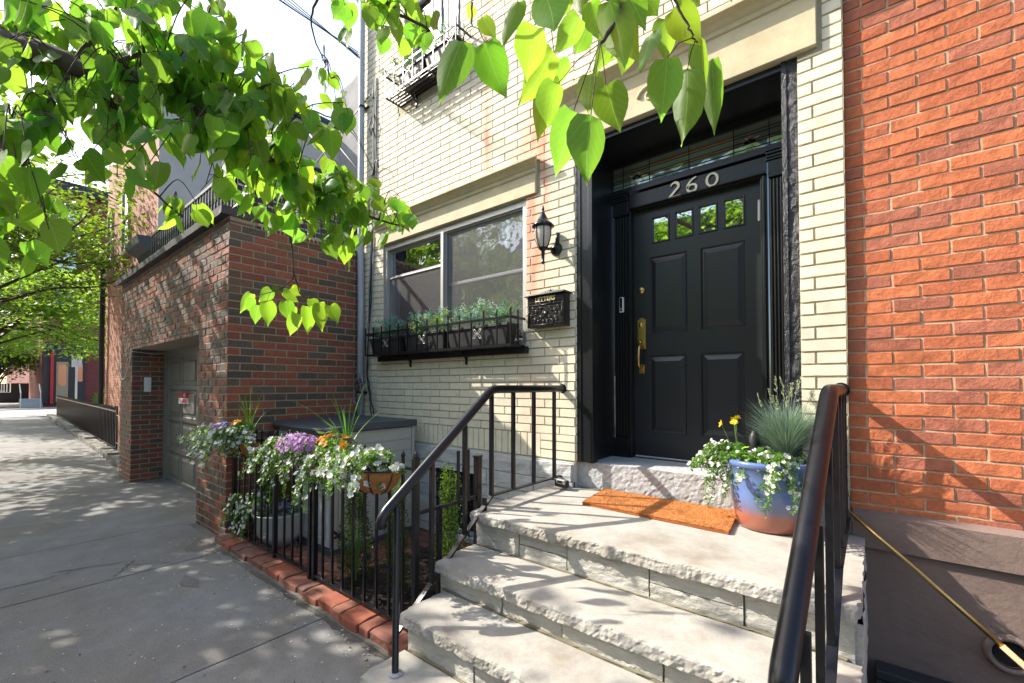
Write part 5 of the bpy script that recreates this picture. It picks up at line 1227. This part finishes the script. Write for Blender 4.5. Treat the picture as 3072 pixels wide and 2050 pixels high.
def pxleaf(bx_, by, tx, ty, wpx, tr=None, facing=None, wm=.082):
    d = wm*1010/wpx; d2 = d+r.uniform(-.03, .03); b = at(bx_, by, d); t = at(tx, ty, d2); v = t-b; L_ = v.length
    n = (CAM-b).normalized()*r.uniform(.7, 1.1)+rv(r)*.45 if facing is None else facing
    src = near_limb(b)
    if (src-b).length < .25: wood.tube([src, src.lerp(b, .5)+Vector((0, 0, .012)), b], .0012, 5, cap=False)
    big_leaf(leaves, b, v, n, L_, wm/L_*1.06, r, leafcol(r), curl=r.uniform(-.2, .2))
c4 = lambda x, y: (765+x*.3418, y*.3418); c7 = lambda x, y: (1546.8+x*.3418, y*.3418); c6 = lambda x, y: (267.7+.2441*x, 459+.2441*y)
for (a, b, c, d, w_) in ((865, 275, 705, 690, 245), (1015, 285, 1170, 680, 240), (1350, 170, 1300, 550, 235), (1240, 10, 1150, 330, 160), (1000, 115, 1095, 268, 120), (945, 45, 900, 132, 90), (1420, -40, 1490, 255, 260), (1655, 115, 1480, 360, 165), (1480, 350, 1220, 725, 200), (1445, 510, 1355, 940, 190), (1590, 420, 1450, 600, 120), (1510, 560, 1420, 900, 210), (1730, 495, 1710, 762, 190), (1830, 570, 1925, 900, 250), (1615, 745, 1490, 1198, 235), (1730, 770, 1722, 1225, 275), (1985, 60, 1750, 500, 230), (2070, -40, 2180, 105, 180), (2130, 230, 2080, 520, 190), (2240, 390, 2200, 808, 240), (1850, 0, 1960, 480, 250), (1640, -60, 1670, 92, 130), (1720, 10, 1800, 290, 150), (1900, 100, 2050, 420, 220), (1700, 200, 1620, 370, 150), (1560, -80, 1400, 120, 220), (2000, 250, 1950, 500, 160), (1950, -90, 2110, 180, 240)):
    pxleaf(*c4(a, b), *c4(c, d), w_*.3418)
for (a, b, c, d, w_) in ((90, 470, 45, 985, 220), (255, 395, 272, 908, 140), (0, 55, 190, 310, 210), (-40, 130, -60, 420, 190), (190, 250, 230, 620, 150), (60, -60, 180, 45, 150)):
    pxleaf(*c7(a, b), *c7(c, d), w_*.3418)
LIMBS += limb(wood, [at(672, 640, 2.5), at(*c6(1600, 790), 2.5), at(*c6(1500, 850), 2.45), at(*c6(1330, 900), 2.45)], .0045, .002, 5, 4)
LIMBS += limb(wood, [at(670, 610, 2.5), at(*c6(1700, 800), 2.5), at(*c6(1740, 900), 2.5), at(*c6(1880, 925), 2.5), at(*c6(2020, 990), 2.5)], .0045, .002, 5, 4)
for (a, b, c, d, w_) in ((1265, 880, 1160, 1070, 100), (1330, 990, 1305, 1175, 120), (1410, 955, 1430, 1195, 150), (1530, 950, 1530, 1060, 75), (1590, 950, 1640, 1150, 140), (1700, 1070, 1630, 1285, 140), (1655, 1000, 1620, 1150, 115), (1790, 1000, 1790, 1272, 135), (1900, 965, 1930, 1240, 145), (2010, 985, 2090, 1172, 135), (1560, 865, 1705, 965, 120), (1640, 825, 1735, 905, 110), (1450, 845, 1330, 960, 130), (1530, 835, 1450, 870, 80), (1740, 945, 1765, 1035, 70), (1280, 930, 1260, 1080, 110), (1830, 930, 1860, 1060, 110)):
    pxleaf(*c6(a, b), *c6(c, d), w_*.2441, wm=.085)
tk = wood.build('trunk', 'bark', tree, smooth=True)
leaves.build('crown', 'leaf', tree, smooth=True)
# ================================================================== OTHER TREES
def street_tree(x, y, cz, rad, n, lw, label, seed, name='street_tree', z0=2.2, tone=1, h=None, clus=.45, flat=.3, group=None, bro=7):
    r = random.Random(seed); t = thing(name, label, 'tree', (x, y, 0), group); m = MB()
    cx_, cy_, ccz = cz; top = Vector((cx_, cy_, ccz+rad[2]*.7))
    limb(m, [(x, y, -.1), (x+.05, y, z0*.6), (x*.8+cx_*.2, y*.8+cy_*.2, z0), (cx_, cy_, ccz)], .16, .07, 10, 4)
    tips = []
    for k in range(bro*4):
        d = rv(r); 
        if d.z < -.45: d.z *= -.5
        q = Vector((cx_+d.x*rad[0]*.92, cy_+d.y*rad[1]*.92, ccz+d.z*rad[2]*.9)); s = Vector((x*.5+cx_*.5, y*.5+cy_*.5, z0+r.uniform(0, 1)*(ccz-z0+.6)))
        o = limb(m, [s, s.lerp(q, .45)+Vector((0, 0, .25))+rv(r)*.25, s.lerp(q, .75)+rv(r)*.2, q], .045, .008, 5, 3); tips += o[3:]
        for j in range(3):
            b = o[r.randint(4, len(o)-1)]; e = b+rv(r)*Vector((rad[0], rad[1], rad[2]*.5)).length*.16; e.z += r.uniform(-.2, .1); oo = limb(m, [b, b.lerp(e, .5)+Vector((0, 0, .05)), e], .012, .004, 4, 3); tips += oo[1:]
    m.build('trunk', 'bark', t, smooth=True); m = MB(); nc = n//26
    for k in range(nc):
        c = r.choice(tips)+rv(r)*clus*.5; sh = r.uniform(.75, 1.2)*tone
        for j in range(26):
            p = c+Vector((r.gauss(0, 1)*clus, r.gauss(0, 1)*clus, r.gauss(0, 1)*clus*flat-.03)); d = Vector((r.gauss(0, 1), r.gauss(0, 1), r.gauss(-.25, .35))).normalized()
            L_ = lw*r.uniform(.6, 1.2); nn = Vector((r.gauss(0, .6), r.gauss(0, .6), 1)).normalized(); s = d.cross(nn).normalized(); tt = sh*r.uniform(.8, 1.2); col = (tt*r.uniform(.9, 1.15), tt, tt*.8)
            w_ = L_*.45
            m.add([p, p+d*L_*.25+s*w_, p+d*L_*.62+s*w_*.55, p+d*L_, p+d*L_*.55-s*w_*.6, p+d*L_*.2-s*w_], [(0, 1, 2, 3, 4, 5)], col)
    m.build('crown', 'mleaf', t); return t
street_tree(-10.6, -5.0, (-10.2, -5.2, 4.9), (4.0, 3.0, 1.8), 6600, .19, 'leafy maple at the kerb in front of the brown garage', 5, z0=2.6, clus=.36)
street_tree(-16.5, -4.6, (-16.3, -3.0, 5.3), (4.4, 3.5, 2.4), 17000, .11, 'dark maple spreading over the sidewalk before the salmon house', 6, z0=2.5, tone=.75)
street_tree(-24.5, -4.5, (-25, -1.8, 4.1), (4.6, 3.4, 2.6), 21000, .13, 'bright yellow green maple at the far end of the picket fence', 7, z0=1.9, tone=1.35)
street_tree(-35.5, -5.8, (-35, -4.2, 7.0), (5, 4, 3.6), 7000, .2, 'tall maple at the corner of the cross street', 8, z0=3.2)
street_tree(-54, -3.4, (-53, -1.4, 4.3), (6, 4.2, 2.9), 11000, .25, 'hazy tree beyond the crosswalk', 9, z0=2.4, tone=.7)
street_tree(-47.5, -2.6, (-47.5, -1.3, 3.4), (2.4, 1.5, 2.0), 5000, .16, 'small dark leafy tree by the steps across the cross street', 29, z0=1.2, tone=.65, clus=.35)
street_tree(-4, -14.2, (-3.5, -13.4, 7.2), (4.6, 3, 3.6), 9000, .17, 'tree at the opposite kerb facing the entrance', 10, z0=2.4, tone=1.3)
street_tree(5, -14.2, (5, -13.8, 5.0), (4, 3, 2.8), 5000, .17, 'tree at the opposite kerb right of the entrance', 13, z0=2.4, tone=1.3)
street_tree(-17, -14.2, (-17, -13.6, 6.6), (4.5, 3, 3.2), 6000, .17, 'tree at the opposite kerb facing the garage', 14, z0=2.4, tone=1.3)
# small leafy yard plants behind the far fence
def bushmass(name, label, c, rad, n, L_, w_, cols, cat='shrub', stemf=True, mat='pleaf', droop=0, group=None):
    r = random.Random(hash(label) % 9999 if 0 else sum(map(ord, label))); t = thing(name, label, cat, (c[0], c[1], c[2]-rad[2]), group); m = MB()
    c = Vector(c)
    for k in range(n):
        d = rv(r)*r.random()**.4; p = c+Vector((d.x*rad[0], d.y*rad[1], d.z*rad[2])); dd = (Vector((d.x, d.y, d.z*.4+.35-droop))+rv(r)*.6).normalized(); t_ = r.uniform(.7, 1.25); q = r.choice(cols)
        small_leaf(m, p, dd, rv(r), L_*r.uniform(.6, 1.3), w_*r.uniform(.7, 1.2), (q[0]*t_, q[1]*t_, q[2]*t_))
    m.build('foliage', mat, t)
    if stemf:
        m = MB()
        for k in range(9): d = rv(r); m.tube([c-Vector((0, 0, rad[2])), c+Vector((d.x*rad[0]*.3, d.y*rad[1]*.3, 0)), c+Vector((d.x*rad[0]*.7, d.y*rad[1]*.7, abs(d.z)*rad[2]*.8))], [.008, .005, .002], 5)
        m.build('stem', 'twig', t)
    return t
bushmass('shrub', 'leafy green shrub behind the far picket fence', (-19.5, .0, .8), (1.7, .5, .7), 2200, .11, .035, [(1, 1, 1), (1.2, 1.2, .8)])
bushmass('shrub', 'sprawling plant spilling over the cream garden planter', (-11.3, -.25, .98), (.5, .3, .2), 700, .07, .02, [(1, 1, 1), (1.3, 1.2, .8)])
# ================================================================== COLUMNAR SHRUBS
def column(x, y, z0, z1, rad, label, seed):
    r = random.Random(seed); t = thing('columnar_shrub', label, 'shrub', (x, y, z0), 'columnar shrubs in the yard'); m = MB(); st_ = MB()
    n = int(4200*(z1-z0))
    for k in range(9):
        a = r.uniform(0, 6.28); q = r.uniform(0, rad*.7); zt = z1-r.uniform(0, .25)*(z1-z0); st_.tube([(x, y, z0), (x+q*cos(a)*.6, y+q*sin(a)*.6, (z0+zt)/2), (x+q*cos(a), y+q*sin(a), zt)], [.006, .004, .002], 5)
    sp = [(r.uniform(0, 6.28), rad*r.uniform(.3, 1), z1-r.uniform(-.02, .22)*(z1-z0)) for _ in range(16)]
    for k in range(n):
        a, q, zt = r.choice(sp); f_ = r.random(); z = z0+.08+(zt-z0-.08)*f_; qq = q*(.5+.5*sin(pi*min(f_+.25, 1)))
        p = Vector((x+qq*cos(a), y+qq*sin(a), z))+Vector((r.gauss(0, .018), r.gauss(0, .018), 0)); d = (Vector((cos(a)*.6, sin(a)*.6, .7))+rv(r)*.7).normalized(); tt = r.uniform(.5, 1.05)*(1+.7*(f_ > .85))
        small_leaf(m, p, d, rv(r), r.uniform(.012, .022), r.uniform(.004, .007), (tt*.55, tt*.5, tt*.35))
    st_.build('stem', 'stem', t); m.build('foliage', 'pleaf', t)
column(-3.02, -1.18, .0, .84, .11, 'columnar evergreen shrub in front of the storage cabinet, leftmost of three', 1)
column(-2.60, -1.12, .0, .88, .11, 'columnar evergreen shrub in the middle of the three in the mulch', 2)
column(-2.44, -.75, .0, .92, .12, 'bright green columnar shrub nearest the basement window', 3)
# ================================================================== FLOWERS
def blossom(m, p, n, rad, col, r, petals=5, center=(.5, .4, .05)):
    n = n.normalized(); a = n.orthogonal().normalized(); b = n.cross(a); ph = r.uniform(0, 6)
    for k in range(petals):
        t = ph+2*pi*k/petals; w_ = pi/petals*.95; u = a*cos(t)+b*sin(t); v = -a*sin(t)+b*cos(t); lift = n*rad*r.uniform(.05, .4)
        m.add([p, p+u*rad*.55+v*rad*w_*.75+lift*.5, p+u*rad*.98+v*rad*w_*.45+lift, p+u*rad*.98-v*rad*w_*.45+lift, p+u*rad*.55-v*rad*w_*.75+lift*.5], [(0, 1, 2, 3, 4)], col)
    q = n*rad*.12; m.add([p+q+a*rad*.16, p+q+b*rad*.16, p+q-a*rad*.16, p+q-b*rad*.16], [(0, 1, 2, 3)], center)
def trailer(lf, fw, st_, p0, az, reach, drop, r, nfl, lcol=(1, 1, 1), fr=.012, up=.06, lsz=.016, wh=(1, 1, 1)):
    pts = [Vector(p0)]; d = Vector((cos(az), sin(az), 0)); n = 14
    for k in range(1, n+1):
        s = k/n; pts.append(Vector(p0)+d*reach*(1-(1-s)**1.7)+Vector((0, 0, up*sin(pi*min(s*1.5, 1))-drop*s**2.2))+rv(r)*.008)
    st_.tube(pts, .0015, 4, cap=False)
    for k in range(1, n+1):
        for j in range(7):
            p = pts[k].lerp(pts[k-1], r.random())+rv(r)*.014; q = r.uniform(.7, 1.3); small_leaf(lf, p, (rv(r)+Vector((0, 0, .3))).normalized(), rv(r), lsz*r.uniform(.7, 1.3), lsz*.42, (lcol[0]*q, lcol[1]*q, lcol[2]*q))
    for k in range(nfl):
        i = min(n, max(3, int(n*(1-r.random()**1.3*.7)))); p = pts[i]+rv(r)*.022+Vector((0, 0, .006)); nn = Vector((p.x-p0[0], p.y-p0[1], .05)).normalized()*.7+Vector((.2, -.5, .55))+rv(r)*.5; t_ = r.uniform(.85, 1.05)
        blossom(fw, p, nn, fr*r.uniform(.75, 1.2), (wh[0]*t_, wh[1]*t_, wh[2]*t_), r)
def white_plant(label, c, spread, n, azs, drop, seed, nfl=7, fr=.0125, rs=1, name='trailing_bacopa', group='white trailing flowers'):
    r = random.Random(seed); t = thing(name, label, 'flowering plant', c, group); lf, fw, st_ = MB(), MB(), MB()
    for k in range(n):
        az = r.uniform(*azs); p0 = Vector(c)+Vector((r.uniform(-spread[0], spread[0]), r.uniform(-spread[1], spread[1]), 0)); f_ = r.random(); trailer(lf, fw, st_, p0, az, r.uniform(.08, .26)*rs, drop*f_**1.5+.02, r, nfl, fr=fr, lcol=(1.2, 1.15, .9), up=.07)
    lf.build('foliage', 'pleaf', t); o = fw.build('white_blossoms', 'petal', t); o['kind'] = 'stuff'; st_.build('stem', 'stem', t); return t
def clump(label, c, rad, n, cols, fr, seed, name, cat='flowering plant', petals=5, lcol=(1, 1, 1), center=(.6, .5, .1), bl='blossoms', nleaf=260, stemh=0):
    r = random.Random(seed); t = thing(name, label, cat, c); lf, fw, st_ = MB(), MB(), MB(); c = Vector(c)
    for k in range(nleaf):
        d = rv(r); d.z = abs(d.z); p = c+Vector((d.x*rad[0], d.y*rad[1], d.z*rad[2]*.8))*r.random()**.4; q = r.uniform(.7, 1.25); small_leaf(lf, p, (d+rv(r)*.6).normalized(), rv(r), r.uniform(.02, .04), .009, tuple(v*q for v in lcol))
    for k in range(n):
        d = rv(r); d.z = abs(d.z)*.9+.1; d.y -= .25; d.normalize(); p = c+Vector((d.x*rad[0], d.y*rad[1], d.z*rad[2]+stemh)); q = r.choice(cols); blossom(fw, p, d+Vector((0, -.3, .3))+rv(r)*.35, fr*r.uniform(.8, 1.2), q, r, petals, center)
        if stemh: st_.tube([c+Vector((d.x*.02, d.y*.02, 0)), c+Vector((d.x*rad[0]*.6, d.y*rad[1]*.6, stemh*.6)), p], .0018, 5)
    lf.build('foliage', 'pleaf', t); fw.build(bl, 'petal', t, kind='stuff' if n > 12 else None)
    if stemh: st_.build('stem', 'stem', t)
    return t
def blades(m, c, n, h, sp, w_, r, cols, lean=(0, 0), seg=7, bend=.5):
    for k in range(n):
        az = r.uniform(0, 2*pi); d = Vector((cos(az), sin(az), 0)); hh = h*r.uniform(.5, 1.05); out = sp*r.uniform(.2, 1.0); b = Vector(c)+d*r.uniform(0, .02); s = Vector((-d.y, d.x, 0)); col = r.choice(cols); q = r.uniform(.8, 1.2); col = tuple(v*q for v in col); vs = []
        bd = bend*r.uniform(.3, 1.3)
        for i in range(seg+1):
            t = i/seg; p = b+d*out*(t**1.7)+Vector((lean[0]*t, lean[1]*t, hh*(t-bd*.45*t**3))); ww = w_*(1-t**1.6)*.5+.0003
            vs += [p-s*ww, p+s*ww]
        m.add(vs, [(2*i, 2*i+1, 2*i+3, 2*i+2) for i in range(seg)], col)
def spike_plant(label, c, n, h, sp, w_, seed, cols, name='spike_grass', lean=(0, 0), bend=.5):
    r = random.Random(seed); t = thing(name, label, 'grass plant', c); m = MB(); blades(m, c, n, h, sp, w_, r, cols, lean, bend=bend); m.build('blades', 'pleaf', t); return t
def hbasket(x, rad, z, label):
    y = FY-.02; t = thing('hanging_basket', label, 'basket', (x, y, z), 'half round coir baskets on the fence'); m = MB()
    prof = [(rad*.12, -rad*.62), (rad*.45, -rad*.55), (rad*.75, -rad*.36), (rad*.93, -rad*.14), (rad, 0), (rad*.9, .0), (rad*.8, -.03)]
    m.lathe(prof, (x, y, z), 20, a0=pi, a1=2*pi, sy=.72); m.build('coir_liner', 'coir', t, smooth=True, fixn=True)
    m = MB(); m.add([(x+rad*.88*cos(a), y+rad*.64*sin(a), z-.015) for a in [pi+pi*k/16 for k in range(17)]], [tuple(range(17))]); m.build('soil', 'soil', t)
    for k in range(5):
        a = pi+pi*(k+.5)/5; m = MB(); m.tube([(x+(q*rad+.004)*cos(a), y+(q*rad+.004)*sin(a)*.72, z+zz*rad) for q, zz in ((.3, -.60), (.6, -.48), (.86, -.26), (1.0, .02))], .006, 6, flat=.5); m.build('strap', 'iron', t, smooth=True)
    m = MB(); m.tube([(x+rad*1.02*cos(a), y+rad*.74*sin(a), z+.004) for a in [pi+pi*k/20 for k in range(21)]], .005, 6); m.tube([(x-rad, y, z+.004), (x+rad, y, z+.004)], .005, 6); m.build('rim_wire', 'iron', t, smooth=True); return t
hbasket(-4.38, .25, 1.01, 'coir half basket of white and purple flowers on the fence nearest the garage corner')
hbasket(-3.02, .25, .98, 'coir half basket hung on the fence left of the one closest to the handrail')
hbasket(-2.40, .27, 1.00, 'coir half basket with dark straps on the fence closest to the handrail')
by = FY-.10; ALLA = (pi*1.0, pi*2.0)
white_plant('white trailing flowers spilling from the basket nearest the garage corner', (-4.46, by-.05, 1.06), (.26, .08), 64, (pi*.85, pi*2.1), .24, 51, nfl=9, fr=.017, rs=1.35)
white_plant('white trailing flowers hanging down left of the purple blooms', (-3.22, by, 1.04), (.12, .05), 38, (pi*.85, pi*1.5), .36, 52, nfl=6, fr=.016, rs=1.25)
white_plant('large white trailing flowers over the basket closest to the handrail', (-2.46, by, 1.04), (.20, .05), 44, (pi*.95, pi*2.15), .16, 53, nfl=8, fr=.017, rs=1.2)
white_plant('white trailing flowers on the gap between the two right hand baskets', (-2.76, by, 1.02), (.10, .05), 20, (pi*1.0, pi*1.7), .34, 54, nfl=6, fr=.015)
clump('purple blooms in the basket nearest the garage corner', (-4.42, by-.10, 1.10), (.15, .11, .07), 90, [(.34, .18, .66), (.42, .25, .72)], .017, 61, 'purple_verbena')
clump('mauve and violet blooms massed in the middle basket', (-3.0, by-.12, 1.07), (.20, .13, .10), 210, [(.62, .28, .70), (.5, .27, .72), (.70, .32, .70)], .016, 62, 'purple_verbena')
clump('violet blooms behind the orange daisies in the right baskets', (-2.62, by-.03, 1.11), (.12, .08, .07), 60, [(.34, .08, .42), (.42, .12, .5)], .012, 63, 'purple_verbena')
clump('orange daisies above the basket nearest the garage corner', (-4.22, by-.04, 1.13), (.13, .07, .05), 8, [(.95, .42, .02), (.9, .36, .02)], .026, 64, 'orange_daisy', petals=12, center=(.3, .12, .01), stemh=.02)
clump('orange daisies above the two right hand baskets', (-2.60, by-.08, 1.11), (.17, .08, .06), 16, [(.95, .42, .02), (.9, .36, .02)], .023, 65, 'orange_daisy', petals=12, center=(.3, .12, .01), stemh=.02)
r = random.Random(9)
def broad(label, c, n, L_, seed, cols, name='broad_leaf_plant', sp=.1):
    r = random.Random(seed); t = thing(name, label, 'leafy plant', c); global leaves; m = MB(); sv = leaves; 
    for k in range(n):
        az = r.uniform(0, 6.28); p = Vector(c)+Vector((cos(az)*sp*r.random(), sin(az)*sp*r.random(), r.uniform(-.02, .05))); q = r.choice(cols)
        big_leaf(m, p, Vector((cos(az), sin(az), .25)), Vector((0, -.2, 1))+rv(r)*.3, L_*r.uniform(.7, 1.1), .8, r, q)
    m.build('foliage', 'leaf', t, smooth=True); return t
broad('lime green broad leaves between the purple flowers', (-2.86, by+.02, 1.13), 9, .075, 71, [(1.6, 1.3, 1.2)])
GR = [(.9, .9, .5), (1.2, 1.1, .6), (.7, .8, .6)]
spike_plant('tall arching grass spikes in the basket nearest the garage corner', (-4.30, by+.05, 1.02), 20, .50, .26, .013, 81, GR)
spike_plant('tall arching grass spikes in the middle basket', (-2.70, by+.06, 1.02), 17, .56, .42, .012, 82, [(1.2, 1.3, .6), (.9, 1.1, .6), (.6, .9, .6)])
# pots inside the yard
wp = thing('white_pot', 'round white ceramic pot behind the fence by the garage', 'pot', (-4.42, -1.17, 0)); m = MB(); m.lathe([(0, .01), (.13, .01), (.2, .12), (.235, .30), (.245, .31), (.235, .32), (.21, .31), (.2, .26), (0, .26)], (-4.35, -1.15, 0), 28); m.build('pot_body', 'whitepot', wp, smooth=True)
white_plant('white flowers spilling from the white pot through the fence', (-4.55, -1.25, .40), (.16, .08), 38, (pi*.8, pi*1.9), .32, 91, nfl=7, fr=.016)
clump('dark blue pansies in the white pot', (-4.25, -1.18, .33), (.17, .12, .12), 70, [(.10, .10, .25), (.16, .16, .34), (.3, .3, .5)], .016, 92, 'blue_pansy')
tp = thing('terracotta_planter', 'large square terracotta planter against the brown garage wall', 'planter', (-4.55, -.95, 0)); m = MB()
m.lathe([(0, .0), (.15, .0), (.19, .6), (.21, .6), (.21, .70), (.18, .70), (.17, .62), (0, .62)], (-4.56, -1.0, .02), 24); m.build('pot_body', 'terracotta', tp, smooth=True)
bushmass('shrub', 'dark green leafy plant in the terracotta planter', (-4.52, -1.12, .58), (.2, .14, .2), 500, .05, .016, [(.7, .8, .6)])
# ================================================================== BLUE POT ON THE LANDING
px, py = -.46, -.16
bpm = bpy.data.materials.new('blue_glaze'); bpm.use_nodes = True; N = bpm.node_tree.nodes; L = bpm.node_tree.links; b_ = N['Principled BSDF']; b_.inputs['Roughness'].default_value = .22; b_.inputs['Coat Weight'].default_value = .3
g_ = N.new('ShaderNodeNewGeometry'); s_ = N.new('ShaderNodeSeparateXYZ'); L.new(g_.outputs['Position'], s_.inputs[0]); nn_ = N.new('ShaderNodeTexNoise'); nn_.inputs['Scale'].default_value = 9; L.new(g_.outputs['Position'], nn_.inputs['Vector'])
ma = N.new('ShaderNodeMath'); ma.operation = 'MULTIPLY_ADD'; ma.inputs[1].default_value = .05; L.new(nn_.outputs[0], ma.inputs[0]); L.new(s_.outputs['Z'], ma.inputs[2])
cr = N.new('ShaderNodeValToRGB'); mr_ = N.new('ShaderNodeMapRange'); mr_.inputs[1].default_value = .70; mr_.inputs[2].default_value = 1.10; L.new(ma.outputs[0], mr_.inputs[0]); L.new(mr_.outputs[0], cr.inputs[0])
e = cr.color_ramp.elements; e[0].position = 0; e[0].color = (.36, .12, .07, 1); e[1].position = 1; e[1].color = (.10, .16, .36, 1)
for p_, c_ in ((.27, (.36, .125, .08, 1)), (.40, (.15, .16, .27, 1)), (.55, (.12, .19, .42, 1))): q = e.new(p_); q.color = c_
L.new(cr.outputs[0], b_.inputs['Base Color']); M['blueglaze'] = bpm
pot = thing('blue_flower_pot', 'tall blue glazed pot with terracotta coloured base on the landing', 'pot', (px, py, .70))
m = MB(); m.lathe([(0, .0), (.145, .0), (.158, .010), (.168, .04), (.186, .14), (.201, .28), (.207, .345), (.216, .350), (.218, .372), (.208, .382), (.195, .375), (.19, .33), (0, .33)], (px, py, .703), 48); m.build('pot_body', 'blueglaze', pot, smooth=True)
m = MB(); m.lathe([(0, .335), (.195, .335)], (px, py, .703), 24); m.build('soil', 'soil', pot)
pz = 1.05
white_plant('white trailing flowers spilling over the rim of the blue pot', (px-.02, py-.06, pz), (.13, .09), 44, (pi*.85, pi*2.1), .26, 95, nfl=5, fr=.0135)
white_plant('long white flower sprays reaching left from the blue pot', (px-.14, py-.03, pz+.03), (.04, .05), 14, (pi*.92, pi*1.15), .10, 96, nfl=7, fr=.012)
r = random.Random(97); t = thing('blue_fescue', 'silvery green fescue grass with seed heads in the blue pot', 'grass plant', (px+.09, py+.02, pz)); m = MB()
blades(m, (px+.09, py+.02, pz), 1900, .40, .25, .0036, r, [(1.1, 1.15, 1.1), (.8, .95, .85), (1.35, 1.3, 1.15)], seg=6, bend=.5); m.build('blades', 'blueleaf', t)
for k in range(17):
    az = r.uniform(0, 6.28); q = r.uniform(.0, .17); h = r.uniform(.34, .46); b = Vector((px+.09, py+.02, pz)); tp_ = b+Vector((cos(az)*q, sin(az)*q*.8, h)); m = MB(); m.tube([b, b.lerp(tp_, .6)+Vector((0, 0, .02)), tp_], .0012, 4)
    for j in range(26): s_2 = j/26; p = tp_+Vector((cos(az)*.02*s_2, 0, -.035+.085*s_2)); d = Vector((r.gauss(0, .5), r.gauss(0, .5), 1)).normalized(); small_leaf(m, p, d, rv(r), .018*(1-s_2*.5), .0038, (1.6, 1.3, .9))
    m.build('seed_head', 'blueleaf', t)
clump('yellow daisies on tall stems at the left of the blue pot', (px-.14, py-.03, pz+.02), (.10, .06, .05), 4, [(.95, .72, .02), (.9, .62, .02)], .026, 98, 'yellow_daisy', petals=12, center=(.5, .3, .01), stemh=.19, nleaf=120)
broad('round green pelargonium leaves in the blue pot', (px-.10, py-.05, pz+.05), 20, .075, 99, [(1.1, 1.1, 1.2), (.8, .9, .9)], sp=.1)
bz_ = thing('patterned_ornament', 'small dark patterned oval ornament tucked behind the pot flowers', 'ornament', (px-.07, py+.0, pz+.02)); m = MB(); m.lathe([(0, 0), (.02, .02), (.032, .08), (.028, .13), (.012, .165), (0, .17)], (px-.07, py+.02, pz+.02), 14); m.build('ornament_body', 'plastic', bz_, smooth=True)
# ================================================================== RACK PLANTS
def frond(m, b, d, L_, r, col):
    d = d.normalized(); s = d.cross(Vector((0, 0, 1))).normalized(); n = 16
    for k in range(n):
        t = k/n; p = b+d*L_*t+Vector((0, 0, -L_*.35*t*t)); ll = .045*sin(pi*(t*.85+.15))*L_/.25
        for sx in (-1, 1): small_leaf(m, p, (s*sx+d*.35+Vector((0, 0, -.1))).normalized(), Vector((0, 0, 1))+rv(r)*.2, ll, .005, col)
def rackplants(x0, x1, z, y, seed, label, mix, n=1.0):
    r = random.Random(seed); t = thing('faux_greenery', label, 'plants', ((x0+x1)/2, -y, z), 'greenery in the window boxes'); m = MB(); f_ = MB()
    for k in range(int(14*n)):
        x = r.uniform(x0, x1); az = r.uniform(0, 6.28); frond(f_, Vector((x, -y, z)), Vector((cos(az), sin(az)*.6-.15, r.uniform(.8, 1.8))), r.uniform(.18, .33), r, r.choice([(1.2, 1.2, .7), (.8, 1.0, .7), (.6, .9, 1.0)]))
    for k in range(int(27*n)):
        c = Vector((r.uniform(x0-.02, x1+.02), -y+r.uniform(-.08, .05), z+r.uniform(.0, .2))); col = r.choice(mix)
        for j in range(48): p = c+rv(r)*r.uniform(0, .055); q = r.uniform(.8, 1.25); small_leaf(m, p, rv(r), rv(r), r.uniform(.012, .02), .006, tuple(v*q for v in col))
    for k in range(int(2*n)): blades(m, (r.uniform(x0, x1), -y, z), 9, .2, .09, .009, r, [(.7, .9, 1.0), (1.0, 1.1, 1.1)])
    f_.build('fern_fronds', 'pleaf', t); m.build('foliage', 'blueleaf', t)
BLU = (.9, 1.25, 1.3); YEL = (2.3, 2.0, .6); PAL = (1.9, 1.95, 1.8); GRN = (.45, .85, .45)
rackplants(-4.44, -3.86, 2.03, .12, 201, 'blue green ferns and eucalyptus in the left planter box', [BLU, GRN, BLU], 1.0)
rackplants(-3.80, -3.16, 2.04, .12, 202, 'yellow tipped succulent and fern in the middle planter box', [YEL, PAL, BLU, GRN], 1.1)
rackplants(-3.10, -2.38, 2.04, .12, 203, 'pale eucalyptus and bright ferns in the right planter box', [PAL, BLU, GRN, PAL], 1.35)
rackplants(-4.02, -3.04, 4.84, .12, 204, 'dark trailing greenery in the upper window planters', [GRN, PAL], .9)
# fallen petals and twigs on the sidewalk
r = random.Random(55); m = MB()
for k in range(420):
    p = Vector((r.uniform(-5.2, -1.3), r.uniform(-3.0, -1.56) if k % 3 else r.gauss(-1.62, .05), .005)); a = r.uniform(0, 6.28); d = Vector((cos(a), sin(a), .1)); s = Vector((-sin(a), cos(a), .2)); l = r.uniform(.005, .012)
    m.add([p-d*l, p+s*l*.5, p+d*l, p-s*l*.5], [(0, 1, 2, 3)], (.9, .8, .75) if r.random() < .6 else (.12, .08, .05))
o = m.build('fallen_petals', 'petal'); o['kind'] = 'stuff'; o['label'] = 'tiny pale petals and bits of twig scattered on the sidewalk'; o['category'] = 'petals'
